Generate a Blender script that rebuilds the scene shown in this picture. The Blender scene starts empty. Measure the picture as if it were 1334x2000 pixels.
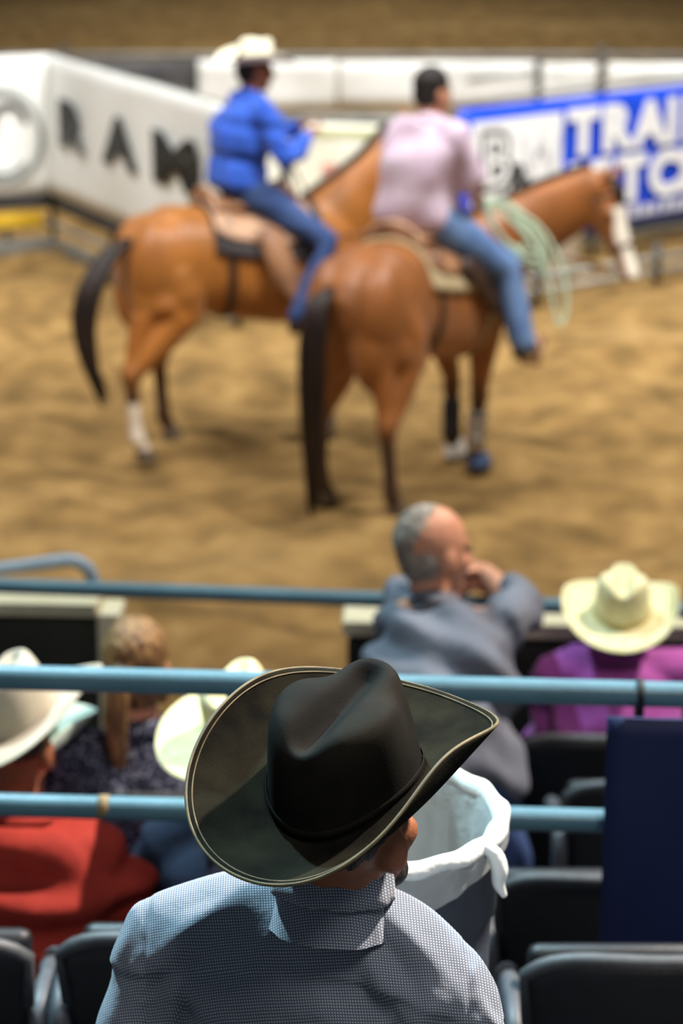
import bpy, bmesh, math, random
import numpy as np
from mathutils import Vector, Matrix
random.seed(7)
R = math.radians
SC = bpy.context.scene
COL = SC.collection

# ------------------------------------------------------------------ camera
cam_d = bpy.data.cameras.new('camera')
cam_d.sensor_fit = 'VERTICAL'; cam_d.sensor_height = 36; cam_d.lens = 85
cam_d.clip_end = 300
cam_d.dof.use_dof = True; cam_d.dof.focus_distance = 2.80; cam_d.dof.aperture_fstop = 4.3
cam = bpy.data.objects.new('camera', cam_d); COL.objects.link(cam)
cam.location = (0, 0, 4.0); cam.rotation_euler = (R(73), 0, 0)
SC.camera = cam

# ------------------------------------------------------------------ world, lamps, exposure
W = bpy.data.worlds.new('arena_hall'); SC.world = W; W.use_nodes = True
bg = W.node_tree.nodes['Background']; bg.inputs[0].default_value = (0.75, 0.85, 1.0, 1); bg.inputs[1].default_value = 0.11
SC.view_settings.view_transform = 'Standard'; SC.view_settings.look = 'None'
SC.view_settings.exposure = 0.0; SC.view_settings.gamma = 1.0
SC.view_settings.use_curve_mapping = False

def lamp(name, loc, target, power, size, color, spread=180):
    d = bpy.data.lights.new(name, 'AREA'); d.energy = power; d.shape = 'DISK'; d.size = size
    d.color = color; d.spread = R(spread)
    o = bpy.data.objects.new(name, d); COL.objects.link(o); o.location = loc
    o.rotation_euler = (Vector(target) - Vector(loc)).to_track_quat('-Z', 'Y').to_euler()
    return o
# ceiling lamps of the hall: rows above the dirt, plus two floodlights at the far corners
WARM = (1.0, 0.98, 0.94)
for lx, ly, pw, ty in ((-4.5, 10.5, 470, 19), (4.5, 10.5, 660, 19), (-4.5, 17.5, 130, 18), (3.5, 17.5, 260, 18), (-4.5, 25.0, 270, 26), (4.5, 25.0, 270, 26), (-5.0, 34.0, 130, 35), (5.0, 34.0, 190, 35), (0.0, 42.0, 200, 43), (0.8, 7.6, 45, 6.5)):
    lamp('arena_ceiling_lamp', (lx, ly, 10.5), (lx * .6, ty, 0.5), pw, 2.4, WARM, 105)
lamp('arena_floodlight', (8.4, 9.6, 14.8), (0.0, 3.0, 2.4), 390, 0.6, (1.0, 0.86, 0.76), 38)
lamp('arena_floodlight', (-5.6, 11.2, 15.0), (0.0, 3.0, 2.4), 255, 0.6, (0.56, 0.88, 1.0), 38)
lamp('stand_fill_light', (1.5, -1.5, 8.5), (0.2, 6.0, 1.4), 95, 2.0, (1.0, 0.93, 0.88), 120)  # added fill from behind the camera, brightens backs and seats in the stands

# ------------------------------------------------------------------ materials
def lin(c):
    c = c / 255.0
    return c / 12.92 if c <= 0.04045 else ((c + 0.055) / 1.055) ** 2.4
def rgb(r, g, b): return (lin(r), lin(g), lin(b), 1.0)

def mat(name, col, col2=None, rough=0.7, scale=8.0, bump=0.0, bscale=60.0, metal=0.0, spec=0.4, sheen=0.0,
        detail=6.0, lo=0.35, hi=0.65, attr=None, stretch=None):
    m = bpy.data.materials.new(name); m.use_nodes = True
    nt = m.node_tree; N = nt.nodes; L = nt.links; b = N['Principled BSDF']
    b.inputs['Roughness'].default_value = rough; b.inputs['Metallic'].default_value = metal
    b.inputs['Specular IOR Level'].default_value = spec; b.inputs['Sheen Weight'].default_value = sheen
    b.inputs['Base Color'].default_value = col
    tc = N.new('ShaderNodeTexCoord'); src = tc.outputs['Object']
    if stretch:
        mp = N.new('ShaderNodeMapping'); mp.inputs['Scale'].default_value = stretch
        L.new(src, mp.inputs['Vector']); src = mp.outputs['Vector']
    if attr:
        a = N.new('ShaderNodeAttribute'); a.attribute_name = attr
        nz = N.new('ShaderNodeTexNoise'); nz.inputs['Scale'].default_value = scale; nz.inputs['Detail'].default_value = detail
        L.new(src, nz.inputs['Vector'])
        mr = N.new('ShaderNodeMapRange'); mr.inputs[1].default_value = 0.3; mr.inputs[2].default_value = 0.7
        mr.inputs[3].default_value = 0.78; mr.inputs[4].default_value = 1.18
        L.new(nz.outputs['Fac'], mr.inputs[0])
        mx = N.new('ShaderNodeVectorMath'); mx.operation = 'SCALE'
        L.new(a.outputs['Color'], mx.inputs[0]); L.new(mr.outputs[0], mx.inputs['Scale'])
        L.new(mx.outputs[0], b.inputs['Base Color'])
    elif col2 is not None:
        nz = N.new('ShaderNodeTexNoise'); nz.inputs['Scale'].default_value = scale; nz.inputs['Detail'].default_value = detail
        L.new(src, nz.inputs['Vector'])
        cr = N.new('ShaderNodeValToRGB'); cr.color_ramp.elements[0].position = lo; cr.color_ramp.elements[1].position = hi
        cr.color_ramp.elements[0].color = col; cr.color_ramp.elements[1].color = col2
        L.new(nz.outputs['Fac'], cr.inputs[0]); L.new(cr.outputs[0], b.inputs['Base Color'])
    if bump > 0:
        n2 = N.new('ShaderNodeTexNoise'); n2.inputs['Scale'].default_value = bscale; n2.inputs['Detail'].default_value = 4
        L.new(src, n2.inputs['Vector'])
        bp = N.new('ShaderNodeBump'); bp.inputs['Strength'].default_value = bump; bp.inputs['Distance'].default_value = 0.01
        L.new(n2.outputs['Fac'], bp.inputs['Height']); L.new(bp.outputs[0], b.inputs['Normal'])
    return m

def check_shirt_mat():
    m = bpy.data.materials.new('fine_checked_cotton'); m.use_nodes = True
    nt = m.node_tree; N = nt.nodes; L = nt.links; b = N['Principled BSDF']
    b.inputs['Roughness'].default_value = 0.85; b.inputs['Specular IOR Level'].default_value = 0.15
    b.inputs['Sheen Weight'].default_value = 0.15
    uv = N.new('ShaderNodeUVMap'); uv.uv_map = 'cloth'
    sep = N.new('ShaderNodeSeparateXYZ'); L.new(uv.outputs[0], sep.inputs[0])
    def wave(sock):
        a = N.new('ShaderNodeMath'); a.operation = 'MULTIPLY'; a.inputs[1].default_value = 2 * math.pi / 0.0033
        L.new(sock, a.inputs[0])
        s_ = N.new('ShaderNodeMath'); s_.operation = 'SINE'; L.new(a.outputs[0], s_.inputs[0])
        r = N.new('ShaderNodeMapRange'); r.inputs[1].default_value = -0.35; r.inputs[2].default_value = 0.75
        L.new(s_.outputs[0], r.inputs[0]); return r.outputs[0]
    wx, wy = wave(sep.outputs[0]), wave(sep.outputs[1])
    mu = N.new('ShaderNodeMath'); mu.operation = 'MULTIPLY'; L.new(wx, mu.inputs[0]); L.new(wy, mu.inputs[1])
    mx = N.new('ShaderNodeMix'); mx.data_type = 'RGBA'
    mx.inputs[6].default_value = rgb(92, 104, 120); mx.inputs[7].default_value = rgb(206, 208, 212)
    L.new(mu.outputs[0], mx.inputs[0]); L.new(mx.outputs[2], b.inputs['Base Color'])
    tc = N.new('ShaderNodeTexCoord')
    n2 = N.new('ShaderNodeTexNoise'); n2.inputs['Scale'].default_value = 38; n2.inputs['Detail'].default_value = 5
    L.new(tc.outputs['Object'], n2.inputs['Vector'])
    bp = N.new('ShaderNodeBump'); bp.inputs['Strength'].default_value = 0.35; bp.inputs['Distance'].default_value = 0.006
    L.new(n2.outputs['Fac'], bp.inputs['Height']); L.new(bp.outputs[0], b.inputs['Normal'])
    return m

def dirt_mat():
    m = bpy.data.materials.new('arena_dirt'); m.use_nodes = True
    nt = m.node_tree; N = nt.nodes; L = nt.links; b = N['Principled BSDF']
    b.inputs['Roughness'].default_value = 0.95; b.inputs['Specular IOR Level'].default_value = 0.1
    tc = N.new('ShaderNodeTexCoord')
    def noise(sc, det, off=0):
        mp = N.new('ShaderNodeMapping'); mp.inputs['Location'].default_value = (off, off * .7, 0)
        L.new(tc.outputs['Object'], mp.inputs[0])
        n = N.new('ShaderNodeTexNoise'); n.inputs['Scale'].default_value = sc; n.inputs['Detail'].default_value = det
        L.new(mp.outputs[0], n.inputs['Vector']); return n.outputs['Fac']
    cr = N.new('ShaderNodeValToRGB'); e = cr.color_ramp.elements
    e[0].position = 0.30; e[0].color = rgb(100, 79, 47); e[1].position = 0.72; e[1].color = rgb(162, 131, 82)
    k = e.new(0.52); k.color = rgb(136, 107, 64)
    L.new(noise(3.4, 10), cr.inputs[0])
    cr2 = N.new('ShaderNodeValToRGB'); e2 = cr2.color_ramp.elements
    e2[0].position = 0.56; e2[0].color = (0, 0, 0, 1); e2[1].position = 0.72; e2[1].color = (1, 1, 1, 1)
    L.new(noise(0.38, 3, 11.3), cr2.inputs[0])
    mx = N.new('ShaderNodeMix'); mx.data_type = 'RGBA'
    fm = N.new('ShaderNodeMath'); fm.operation = 'MULTIPLY'; fm.inputs[1].default_value = 0.55
    L.new(cr2.outputs[0], fm.inputs[0]); L.new(fm.outputs[0], mx.inputs[0])
    L.new(cr.outputs[0], mx.inputs[6]); mx.inputs[7].default_value = rgb(184, 152, 100)
    L.new(mx.outputs[2], b.inputs['Base Color'])
    bp = N.new('ShaderNodeBump'); bp.inputs['Strength'].default_value = 0.7; bp.inputs['Distance'].default_value = 0.03
    L.new(noise(14, 8), bp.inputs['Height']); L.new(bp.outputs[0], b.inputs['Normal'])
    return m

M = {}
M['dirt'] = dirt_mat()
M['shirt'] = check_shirt_mat()
M['felt'] = mat('worn_dark_felt', rgb(16, 16, 13), rgb(34, 33, 24), 0.9, 16, 0.10, 300, spec=0.04, lo=.36, hi=.70)
M['felt_crown'] = mat('dark_felt_crown', rgb(15, 15, 13), rgb(30, 28, 22), 0.8, 14, 0.06, 420, spec=0.10, lo=.35, hi=.75)
M['binding'] = mat('worn_edge_binding', rgb(70, 62, 40), rgb(104, 92, 60), 0.6, 30, spec=0.4)
M['straw'] = mat('cream_straw', rgb(206, 198, 148), rgb(220, 213, 172), 0.75, 30, 0.25, 220, spec=0.2)
M['straw_white'] = mat('white_straw', rgb(236, 230, 204), rgb(248, 244, 226), 0.75, 30, 0.25, 220, spec=0.2)
M['straw_shade'] = mat('palm_straw_band', rgb(170, 152, 84), rgb(196, 178, 108), 0.75, 30, 0.2, 220, spec=0.2)
M['tan_felt'] = mat('tan_felt', rgb(158, 148, 128), rgb(174, 165, 146), 0.85, 12, 0.15, 240, sheen=0.2, spec=0.2)
M['skin'] = mat('skin', rgb(186, 128, 98), rgb(204, 146, 116), 0.55, 25, 0.1, 200, spec=0.35)
M['skin_dark'] = mat('tanned_skin', rgb(138, 84, 56), rgb(156, 98, 68), 0.5, 25, 0.1, 200, spec=0.35)
M['eye'] = mat('dark_eye', rgb(28, 20, 16), None, 0.2, spec=0.6)
M['hair_dark'] = mat('dark_hair', rgb(28, 22, 20), rgb(44, 36, 32), 0.6, 60, 0.5, 150, stretch=(1, 1, .2))
M['hair_grey'] = mat('grey_hair', rgb(100, 88, 76), rgb(176, 164, 150), 0.7, 40, 0.5, 150, lo=.35, hi=.75)
M['hair_blonde'] = mat('dark_blonde_hair', rgb(92, 64, 36), rgb(150, 114, 68), 0.55, 50, 0.6, 120, stretch=(1, 1, .2))
M['blue_shirt'] = mat('royal_blue_cotton', rgb(44, 84, 188), rgb(58, 102, 208), 0.8, 6, 0.35, 30, spec=0.2, sheen=0.2)
M['pink_shirt'] = mat('pale_pink_cotton', rgb(214, 188, 208), rgb(228, 208, 224), 0.85, 6, 0.35, 30, spec=0.2)
M['grey_shirt'] = mat('slate_grey_cotton', rgb(96, 100, 110), rgb(112, 116, 126), 0.85, 6, 0.4, 30, spec=0.2)
M['purple_shirt'] = mat('bright_purple_cotton', rgb(164, 74, 156), rgb(184, 92, 176), 0.8, 6, 0.4, 30, spec=0.2, sheen=.2)
M['red_shirt'] = mat('dark_red_cotton', rgb(134, 40, 32), rgb(154, 50, 40), 0.85, 8, 0.4, 30, spec=0.2)
M['navy_shirt'] = mat('navy_cotton', rgb(30, 36, 52), rgb(40, 47, 66), 0.85, 8, 0.4, 30, spec=0.2)
M['navy_print'] = mat('navy_dotted_cotton', rgb(34, 38, 56), rgb(120, 124, 140), 0.85, 90, 0.3, 30, spec=0.2, lo=.52, hi=.62)
M['pale_shirt'] = mat('pale_mint_straw', rgb(164, 178, 164), rgb(180, 192, 178), 0.85, 8, 0.35, 30, spec=0.2)
M['jeans'] = mat('mid_blue_denim', rgb(86, 116, 166), rgb(118, 148, 194), 0.85, 5, 0.4, 60, spec=0.2)
M['jeans_dark'] = mat('dark_blue_denim', rgb(44, 62, 104), rgb(70, 92, 140), 0.85, 5, 0.4, 60, spec=0.2)
M['leather'] = mat('brown_saddle_leather', rgb(116, 76, 52), rgb(176, 128, 92), 0.5, 7, 0.3, 40, spec=0.5)
M['leather_tan'] = mat('tan_saddle_leather', rgb(176, 132, 100), rgb(208, 168, 136), 0.5, 7, 0.3, 40, spec=0.5)
M['leather_dark'] = mat('dark_brown_leather', rgb(50, 34, 26), rgb(78, 54, 40), 0.45, 9, 0.2, 60, spec=0.5)
M['black_leather'] = mat('black_leather', rgb(24, 22, 22), None, 0.4, spec=0.5)
M['pad_cream'] = mat('cream_wool_pad', rgb(192, 170, 130), rgb(212, 192, 154), 0.95, 20, 0.5, 80, spec=0.1)
M['pad_dark'] = mat('charcoal_wool_pad', rgb(60, 58, 60), rgb(86, 82, 82), 0.95, 20, 0.5, 80, spec=0.1)
M['coat'] = mat('horse_coat', rgb(150, 90, 40), None, 0.44, 5, 0.10, 120, spec=0.5, attr='coat', sheen=0.1)
M['tail_hair'] = mat('dark_brown_horse_hair', rgb(26, 17, 14), rgb(46, 30, 23), 0.5, 30, 0.5, 90, spec=0.4, stretch=(1, 1, .15))
M['hoof'] = mat('grey_brown_hoof', rgb(74, 60, 48), rgb(104, 88, 70), 0.6, 20)
M['wrap_blue'] = mat('blue_leg_boot', rgb(70, 96, 140), rgb(96, 122, 164), 0.6, 20)
M['wrap_black'] = mat('black_leg_boot', rgb(34, 34, 38), rgb(52, 52, 58), 0.6, 20)
M['wrap_white'] = mat('white_leg_wrap', rgb(216, 206, 192), rgb(232, 226, 214), 0.8, 20)
M['rope'] = mat('mint_rope', rgb(180, 206, 178), rgb(206, 222, 194), 0.7, 60, 0.4, 200)
M['strap'] = mat('brown_bridle_leather', rgb(92, 60, 36), rgb(120, 82, 52), 0.5, 20)
M['metal'] = mat('brushed_metal', rgb(196, 196, 190), None, 0.35, metal=0.9)
M['rail_blue'] = mat('steel_blue_paint', rgb(72, 108, 122), rgb(84, 122, 136), 0.38, 6, 0.08, 60, spec=0.5)
M['rail_rust'] = mat('paint_chip', rgb(120, 104, 72), rgb(146, 120, 84), 0.7, 40)
M['rail_light'] = mat('light_steel_pipe', rgb(146, 166, 184), rgb(160, 178, 194), 0.4, 6, spec=0.5)
M['strap_black'] = mat('black_strap', rgb(14, 16, 20), None, 0.7)
M['navy_panel'] = mat('navy_vinyl', rgb(22, 32, 70), rgb(27, 38, 80), 0.6, 4, 0.15, 20, spec=0.3)
M['seat_plastic'] = mat('black_seat_plastic', rgb(16, 18, 22), rgb(21, 23, 28), 0.45, 30, 0.15, 200, spec=0.4)
M['seat_edge_highlight'] = mat('grey_seat_edge_highlight', rgb(58, 61, 64), rgb(70, 73, 76), 0.55, 30)  # lighter grey paints in the light caught by the seatback tops
M['seat_iron'] = mat('grey_cast_iron', rgb(56, 60, 66), rgb(70, 74, 80), 0.5, 30)
M['concrete'] = mat('dark_concrete', rgb(46, 48, 52), rgb(62, 63, 66), 0.9, 5, 0.3, 60)
M['wall_cap'] = mat('cream_painted_wood', rgb(206, 198, 164), rgb(220, 212, 180), 0.7, 8, 0.1, 50)
M['wall_dark'] = mat('dark_green_black_board', rgb(40, 42, 34), rgb(52, 53, 44), 0.8, 5, 0.2, 40)
M['can'] = mat('charcoal_plastic', rgb(58, 66, 78), rgb(66, 74, 86), 0.5, 12, 0.1, 80, spec=0.4)
M['banner_white'] = mat('white_vinyl', rgb(232, 234, 230), rgb(240, 241, 238), 0.5, 2, 0.1, 8, spec=0.3)
M['banner_cream'] = mat('cream_printed_vinyl', rgb(226, 224, 206), rgb(236, 236, 222), 0.55, 4, 0.1, 8, spec=0.3)
M['banner_blue'] = mat('bright_blue_vinyl', rgb(20, 66, 200), rgb(26, 78, 214), 0.45, 2, 0.1, 8, spec=0.4)
M['ink_black'] = mat('black_print', rgb(20, 22, 22), None, 0.5)
M['ink_grey'] = mat('grey_print', rgb(150, 156, 154), None, 0.5)
M['ink_white'] = mat('white_print', rgb(236, 238, 240), None, 0.5)
M['ink_light'] = mat('pale_grey_print', rgb(206, 208, 212), None, 0.5)
M['ink_red'] = mat('faded_red_print', rgb(206, 150, 136), None, 0.5)
M['ink_green'] = mat('faded_green_print', rgb(190, 194, 150), None, 0.5)
M['pipe_grey'] = mat('grey_galvanised_pipe', rgb(112, 112, 108), rgb(138, 138, 132), 0.5, 8, metal=0.3)
M['pipe_dark'] = mat('dark_steel_pipe', rgb(54, 54, 52), rgb(72, 70, 66), 0.5, 8, metal=0.3)
M['board_dark'] = mat('dark_grey_board', rgb(62, 62, 64), rgb(78, 77, 78), 0.7, 4)
M['yellow'] = mat('yellow_paint', rgb(214, 168, 34), rgb(226, 184, 52), 0.5, 6)
M['bag'] = None
def bag_mat(nm, alpha):
    m = mat(nm, rgb(214, 222, 220), rgb(228, 234, 230), 0.32, 10, 0.5, 35, spec=0.5)
    b = m.node_tree.nodes['Principled BSDF']
    b.inputs['Alpha'].default_value = alpha
    return m
M['bag'] = bag_mat('thin_white_bin_liner', .42); M['bag_thick'] = bag_mat('folded_white_bin_liner', 1.0)

# ------------------------------------------------------------------ mesh helpers
def v3(a): return np.array(a, float)
def unit(a):
    a = v3(a); n = np.linalg.norm(a); return a / n if n > 1e-9 else a

def tagthing(o, label, cat, group=None, kind=None):
    if label: o['label'] = label
    if cat: o['category'] = cat
    if group: o['group'] = group
    if kind: o['kind'] = kind
    return o
def empty(name, loc, label, cat, group=None):
    o = bpy.data.objects.new(name, None); COL.objects.link(o); o.location = loc; o.empty_display_size = .1
    return tagthing(o, label, cat, group)
def put(o, parent):
    COL.objects.link(o)
    if parent is not None:
        o.parent = parent; o.matrix_parent_inverse = PW(parent).inverted()
    return o
def PW(o):
    m = Matrix.LocRotScale(o.location, o.rotation_euler, o.scale)
    if o.parent is not None: m = PW(o.parent) @ o.matrix_parent_inverse @ m
    return m
def mesh(name, VF, material, parent=None, smooth=True):
    V, F = VF
    me = bpy.data.meshes.new(name); me.from_pydata([tuple(map(float, p)) for p in V], [], [tuple(f) for f in F])
    bm = bmesh.new(); bm.from_mesh(me); bmesh.ops.recalc_face_normals(bm, faces=bm.faces); bm.to_mesh(me); bm.free()
    me.materials.append(material)
    if smooth: me.polygons.foreach_set('use_smooth', [True] * len(me.polygons))
    o = bpy.data.objects.new(name, me); return put(o, parent)
def struct(name, VF, material, parent=None, smooth=False):
    o = mesh(name, VF, material, parent, smooth)
    if parent is None: o['kind'] = 'structure'
    return o
def join(parts):
    V, F = [], []
    for v, f in parts:
        n = len(V); V.extend(v); F.extend([tuple(i + n for i in q) for q in f])
    return V, F
def xf(VF, mtx):
    V, F = VF
    A = np.array(V, float) @ np.array(mtx)[:3, :3].T + np.array(mtx)[:3, 3]
    return [tuple(p) for p in A], F
def box(c, s, rz=0.0, bev=0.0):
    bm = bmesh.new(); bmesh.ops.create_cube(bm, size=1.0)
    bmesh.ops.scale(bm, vec=s, verts=bm.verts)
    if bev > 0: bmesh.ops.bevel(bm, geom=bm.edges[:], offset=bev, segments=2, affect='EDGES', profile=.5)
    bmesh.ops.transform(bm, matrix=Matrix.Translation(c) @ Matrix.Rotation(rz, 4, 'Z'), verts=bm.verts)
    bm.verts.ensure_lookup_table()
    V = [tuple(v.co) for v in bm.verts]; F = [tuple(v.index for v in f.verts) for f in bm.faces]; bm.free(); return V, F
def loft(rings, cap=True, closed=True):
    n = len(rings[0]); V = [tuple(p) for r in rings for p in r]; F = []
    for i in range(len(rings) - 1):
        for j in range(n if closed else n - 1):
            k = (j + 1) % n
            F.append((i * n + j, i * n + k, (i + 1) * n + k, (i + 1) * n + j))
    if cap and closed:
        for i, r in ((0, rings[0]), (len(rings) - 1, rings[-1])):
            c = np.mean(np.array(r), 0); V.append(tuple(c)); m = len(V) - 1
            for j in range(n): F.append((i * n + j, i * n + (j + 1) % n, m))
    return V, F
def catmull(pts, sub):
    P = [v3(p) for p in pts]; P = [2 * P[0] - P[1]] + P + [2 * P[-1] - P[-2]]; out = []
    for i in range(1, len(P) - 2):
        for k in range(sub):
            t = k / sub; a, b, c, d = P[i - 1], P[i], P[i + 1], P[i + 2]
            out.append(.5 * (2 * b + (c - a) * t + (2 * a - 5 * b + 4 * c - d) * t * t + (3 * b - a - 3 * c + d) * t ** 3))
    out.append(P[-2]); return out
def tube(path, radii, n=10, sub=0, cap=True, flat=1.0, ref=None):
    """swept round bar; radii one number or one per point; flat<1 squashes the section along its second axis"""
    P = [v3(p) for p in path]
    if np.isscalar(radii): radii = [radii] * len(P)
    if sub:
        rr = [float(x) for x in catmull([(r, 0, 0) for r in radii], sub) for x in [x[0]]]
        P = catmull(P, sub); radii = [max(r, 1e-4) for r in rr]
    T = []
    for i in range(len(P)):
        T.append(unit(P[min(i + 1, len(P) - 1)] - P[max(i - 1, 0)]))
    if ref is None: ref = (0, 0, 1) if abs(T[0][2]) < .9 else (1, 0, 0)
    u = v3(ref); u = unit(u - T[0] * np.dot(u, T[0])); rings = []
    for i, p in enumerate(P):
        u = unit(u - T[i] * np.dot(u, T[i])); w = np.cross(T[i], u)
        rings.append([p + radii[i] * (math.cos(a) * u + flat * math.sin(a) * w) for a in np.linspace(0, 2 * math.pi, n, endpoint=False)])
    if cap == 'round':
        def dome(ring, p, t, r):
            out = []
            for k in (.5, .85):
                out.append([q + t * r * k + (p - q) * (1 - math.sqrt(1 - k * k)) for q in ring])
            return out
        rings = dome(rings[0], P[0], -T[0], radii[0])[::-1] + rings + dome(rings[-1], P[-1], T[-1], radii[-1])
    return loft(rings)
def ell(c, r, rot=None, n=16, m=10):
    V, F = [], []
    rings = []
    for i in range(1, m):
        a = math.pi * i / m
        rings.append([(r[0] * math.sin(a) * math.cos(b), r[1] * math.sin(a) * math.sin(b), r[2] * math.cos(a)) for b in np.linspace(0, 2 * math.pi, n, endpoint=False)])
    V, F = loft(rings)
    V[-2] = (0, 0, r[2]); V[-1] = (0, 0, -r[2])
    A = np.array(V)
    if rot is not None: A = A @ np.array(rot).T
    return [tuple(p) for p in A + v3(c)], F
def frame(f, up=(0, 0, 1)):
    f = unit(f); l = unit(np.cross(v3(up), f)); u = np.cross(f, l)
    return np.stack([f, l, u], 1)          # columns: forward, left, up
def local(VF, o, B): return [tuple(v3(o) + B @ v3(p)) for p in VF[0]], VF[1]

def organic(name, parts, vox, material, parent, smooth=6, fn=None):
    """one continuous surface over all parts"""
    V, F = join(parts)
    me = bpy.data.meshes.new(name); me.from_pydata([tuple(map(float, p)) for p in V], [], F)
    o = bpy.data.objects.new(name, me); COL.objects.link(o)
    rm = o.modifiers.new('r', 'REMESH'); rm.mode = 'VOXEL'; rm.voxel_size = vox; rm.use_smooth_shade = True
    sm = o.modifiers.new('s', 'SMOOTH'); sm.factor = .5; sm.iterations = smooth
    dg = bpy.context.evaluated_depsgraph_get()
    m2 = bpy.data.meshes.new_from_object(o.evaluated_get(dg))
    o.modifiers.clear(); COL.objects.unlink(o); o.data = m2; bpy.data.meshes.remove(me)
    m2.name = name; m2.materials.clear(); m2.materials.append(material)
    if fn:
        A = np.empty(len(m2.vertices) * 3); m2.vertices.foreach_get('co', A); A = A.reshape(-1, 3)
        Nn = np.empty(len(m2.vertices) * 3); m2.vertices.foreach_get('normal', Nn); Nn = Nn.reshape(-1, 3)
        A = fn(A, Nn); m2.vertices.foreach_set('co', A.ravel()); m2.update()
    m2.polygons.foreach_set('use_smooth', [True] * len(m2.polygons))
    return put(o, parent)
def verts_of(o):
    A = np.empty(len(o.data.vertices) * 3); o.data.vertices.foreach_get('co', A); return A.reshape(-1, 3)
def paint(o, cols, name='coat'):
    at = o.data.color_attributes.new(name, 'FLOAT_COLOR', 'POINT')
    at.data.foreach_set('color', np.concatenate([cols, np.ones((len(cols), 1))], 1).ravel())
def text_mesh(name, txt, size, offset, material, parent, origin, right, up, ext=0.002):
    """flat lettering standing on a surface: origin = lower left corner of the first glyph"""
    cu = bpy.data.curves.new(name, 'FONT'); cu.body = txt; cu.size = size; cu.offset = offset; cu.extrude = ext; cu.resolution_u = 4
    t = bpy.data.objects.new(name, cu); COL.objects.link(t)
    dg = bpy.context.evaluated_depsgraph_get(); me = bpy.data.meshes.new_from_object(t.evaluated_get(dg))
    bpy.data.objects.remove(t); me.name = name
    A = np.empty(len(me.vertices) * 3); me.vertices.foreach_get('co', A); A = A.reshape(-1, 3)
    r, u = v3(right), v3(up); n = unit(np.cross(r, u))
    A = v3(origin) + A[:, :1] * r + A[:, 1:2] * u + A[:, 2:3] * n
    me.vertices.foreach_set('co', A.ravel()); me.update(); me.materials.clear(); me.materials.append(material)
    return put(bpy.data.objects.new(name, me), parent)

# ------------------------------------------------------------------ ground and stands
def ground():
    xs = np.concatenate([np.linspace(-45, -4.2, 14), np.linspace(-4, 4, 200), np.linspace(4.2, 45, 14)])
    ys = np.concatenate([np.linspace(7.3, 11, 110), np.linspace(11.03, 24, 330), np.linspace(24.3, 75, 50)])
    rng = np.random.default_rng(3)
    X, Y = np.meshgrid(xs, ys)
    Z = np.zeros_like(X)
    for k in range(46):
        f = rng.uniform(.6, 9); a = rng.uniform(0, math.pi); ph = rng.uniform(0, 6.3)
        Z += .022 / (f ** .75) * np.sin(f * (X * math.cos(a) + Y * math.sin(a)) + ph)
    for k in range(420):                                  # hoof prints
        cx, cy = rng.uniform(-4, 4), rng.uniform(8, 22); r = rng.uniform(.06, .13)
        d2 = ((X - cx) ** 2 + ((Y - cy)) ** 2) / r ** 2
        Z += -.022 * np.exp(-d2) + .012 * np.exp(-(np.sqrt(d2) - 1.5) ** 2 * 3)
    nx, ny = len(xs), len(ys)
    V = np.stack([X, Y, Z - .025], 2).reshape(-1, 3)
    F = [(j * nx + i, j * nx + i + 1, (j + 1) * nx + i + 1, (j + 1) * nx + i) for j in range(ny - 1) for i in range(nx - 1)]
    me = bpy.data.meshes.new('ground'); me.from_pydata(V.tolist(), [], F); me.materials.append(M['dirt'])
    me.polygons.foreach_set('use_smooth', [True] * len(F))
    o = put(bpy.data.objects.new('ground', me), None); o['kind'] = 'structure'; o['label'] = 'churned brown arena dirt floor with hoof prints'
ground()
# stepped floor of the stands: (y0, y1, z)
STEPS = [(-1.5, 3.47, 1.62), (3.47, 4.30, 1.30), (4.30, 5.05, 0.97), (5.05, 5.80, 0.80), (5.80, 7.05, 0.60)]
for y0, y1, z in STEPS:
    struct('floor', box((0, (y0 + y1) / 2, z / 2), (12, y1 - y0, z), 0, 0), M['concrete'])
# low wall between the stands and the dirt, open in the middle
def wall_piece(name, x0, x1, ya, yb, ztop):
    L = math.hypot(x1 - x0, yb - ya); rz = math.atan2(yb - ya, x1 - x0); c = ((x0 + x1) / 2, (ya + yb) / 2)
    w = struct(name, box((c[0], c[1], ztop / 2 - .02), (L, .10, ztop - .04), rz, .004), M['wall_dark'])
    return w, c, L, rz
w, c, L, rz = wall_piece('wall_front', -5.0, -0.76, 7.44, 7.20, 1.50)
t1 = struct('trim_1', box((c[0], c[1], 1.50), (L, .16, .045), rz, .008), M['wall_cap'])
t2 = struct('trim_2', box((-0.725, 7.195, .745), (.07, .15, 1.49), rz, .008), M['wall_cap'])
w, c, L, rz = wall_piece('wall_front', 0.02, 5.0, 7.16, 6.94, 1.44)
t3 = struct('trim_3', box((c[0], c[1], 1.455), (L + .03, .16, .05), rz, .008), M['wall_cap'])

# ------------------------------------------------------------------ guard rails of the stands
near = empty('guard_rail', (-.215, 4.215, 1.30), 'steel-blue two-bar pipe guard rail crossing right behind the dark cowboy hat', 'rail')
def nr(x): return 4.215 - (x + .215) * .079
def rail(name, x0, x1, z0, z1, yf, r, m, p, n=14):
    return mesh(name, tube([(x, yf(x), z0 + (z1 - z0) * (x - x0) / (x1 - x0)) for x in np.linspace(x0, x1, 6)], r, n), m, p)
rail('top_bar', -2.2, 2.2, 2.372, 2.385, nr, .024, M['rail_blue'], near)
rail('lower_bar', -2.2, 2.2, 2.106, 2.135, nr, .0225, M['rail_blue'], near)
for x in (-1.45, -.193, .98): mesh('post', tube([(x, nr(x), 1.302), (x, nr(x), 2.37)], .022, 14), M['rail_blue'], near)
for x, z in ((-.452, 2.119),): mesh('rust_ring', tube([(x - .010, nr(x), z), (x + .010, nr(x), z)], .0233, 14), M['rail_rust'], near)
far = empty('guard_rail', (-1.6, 7.06, .6), 'pale steel-blue single pipe rail along the edge of the dirt', 'rail')
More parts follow.
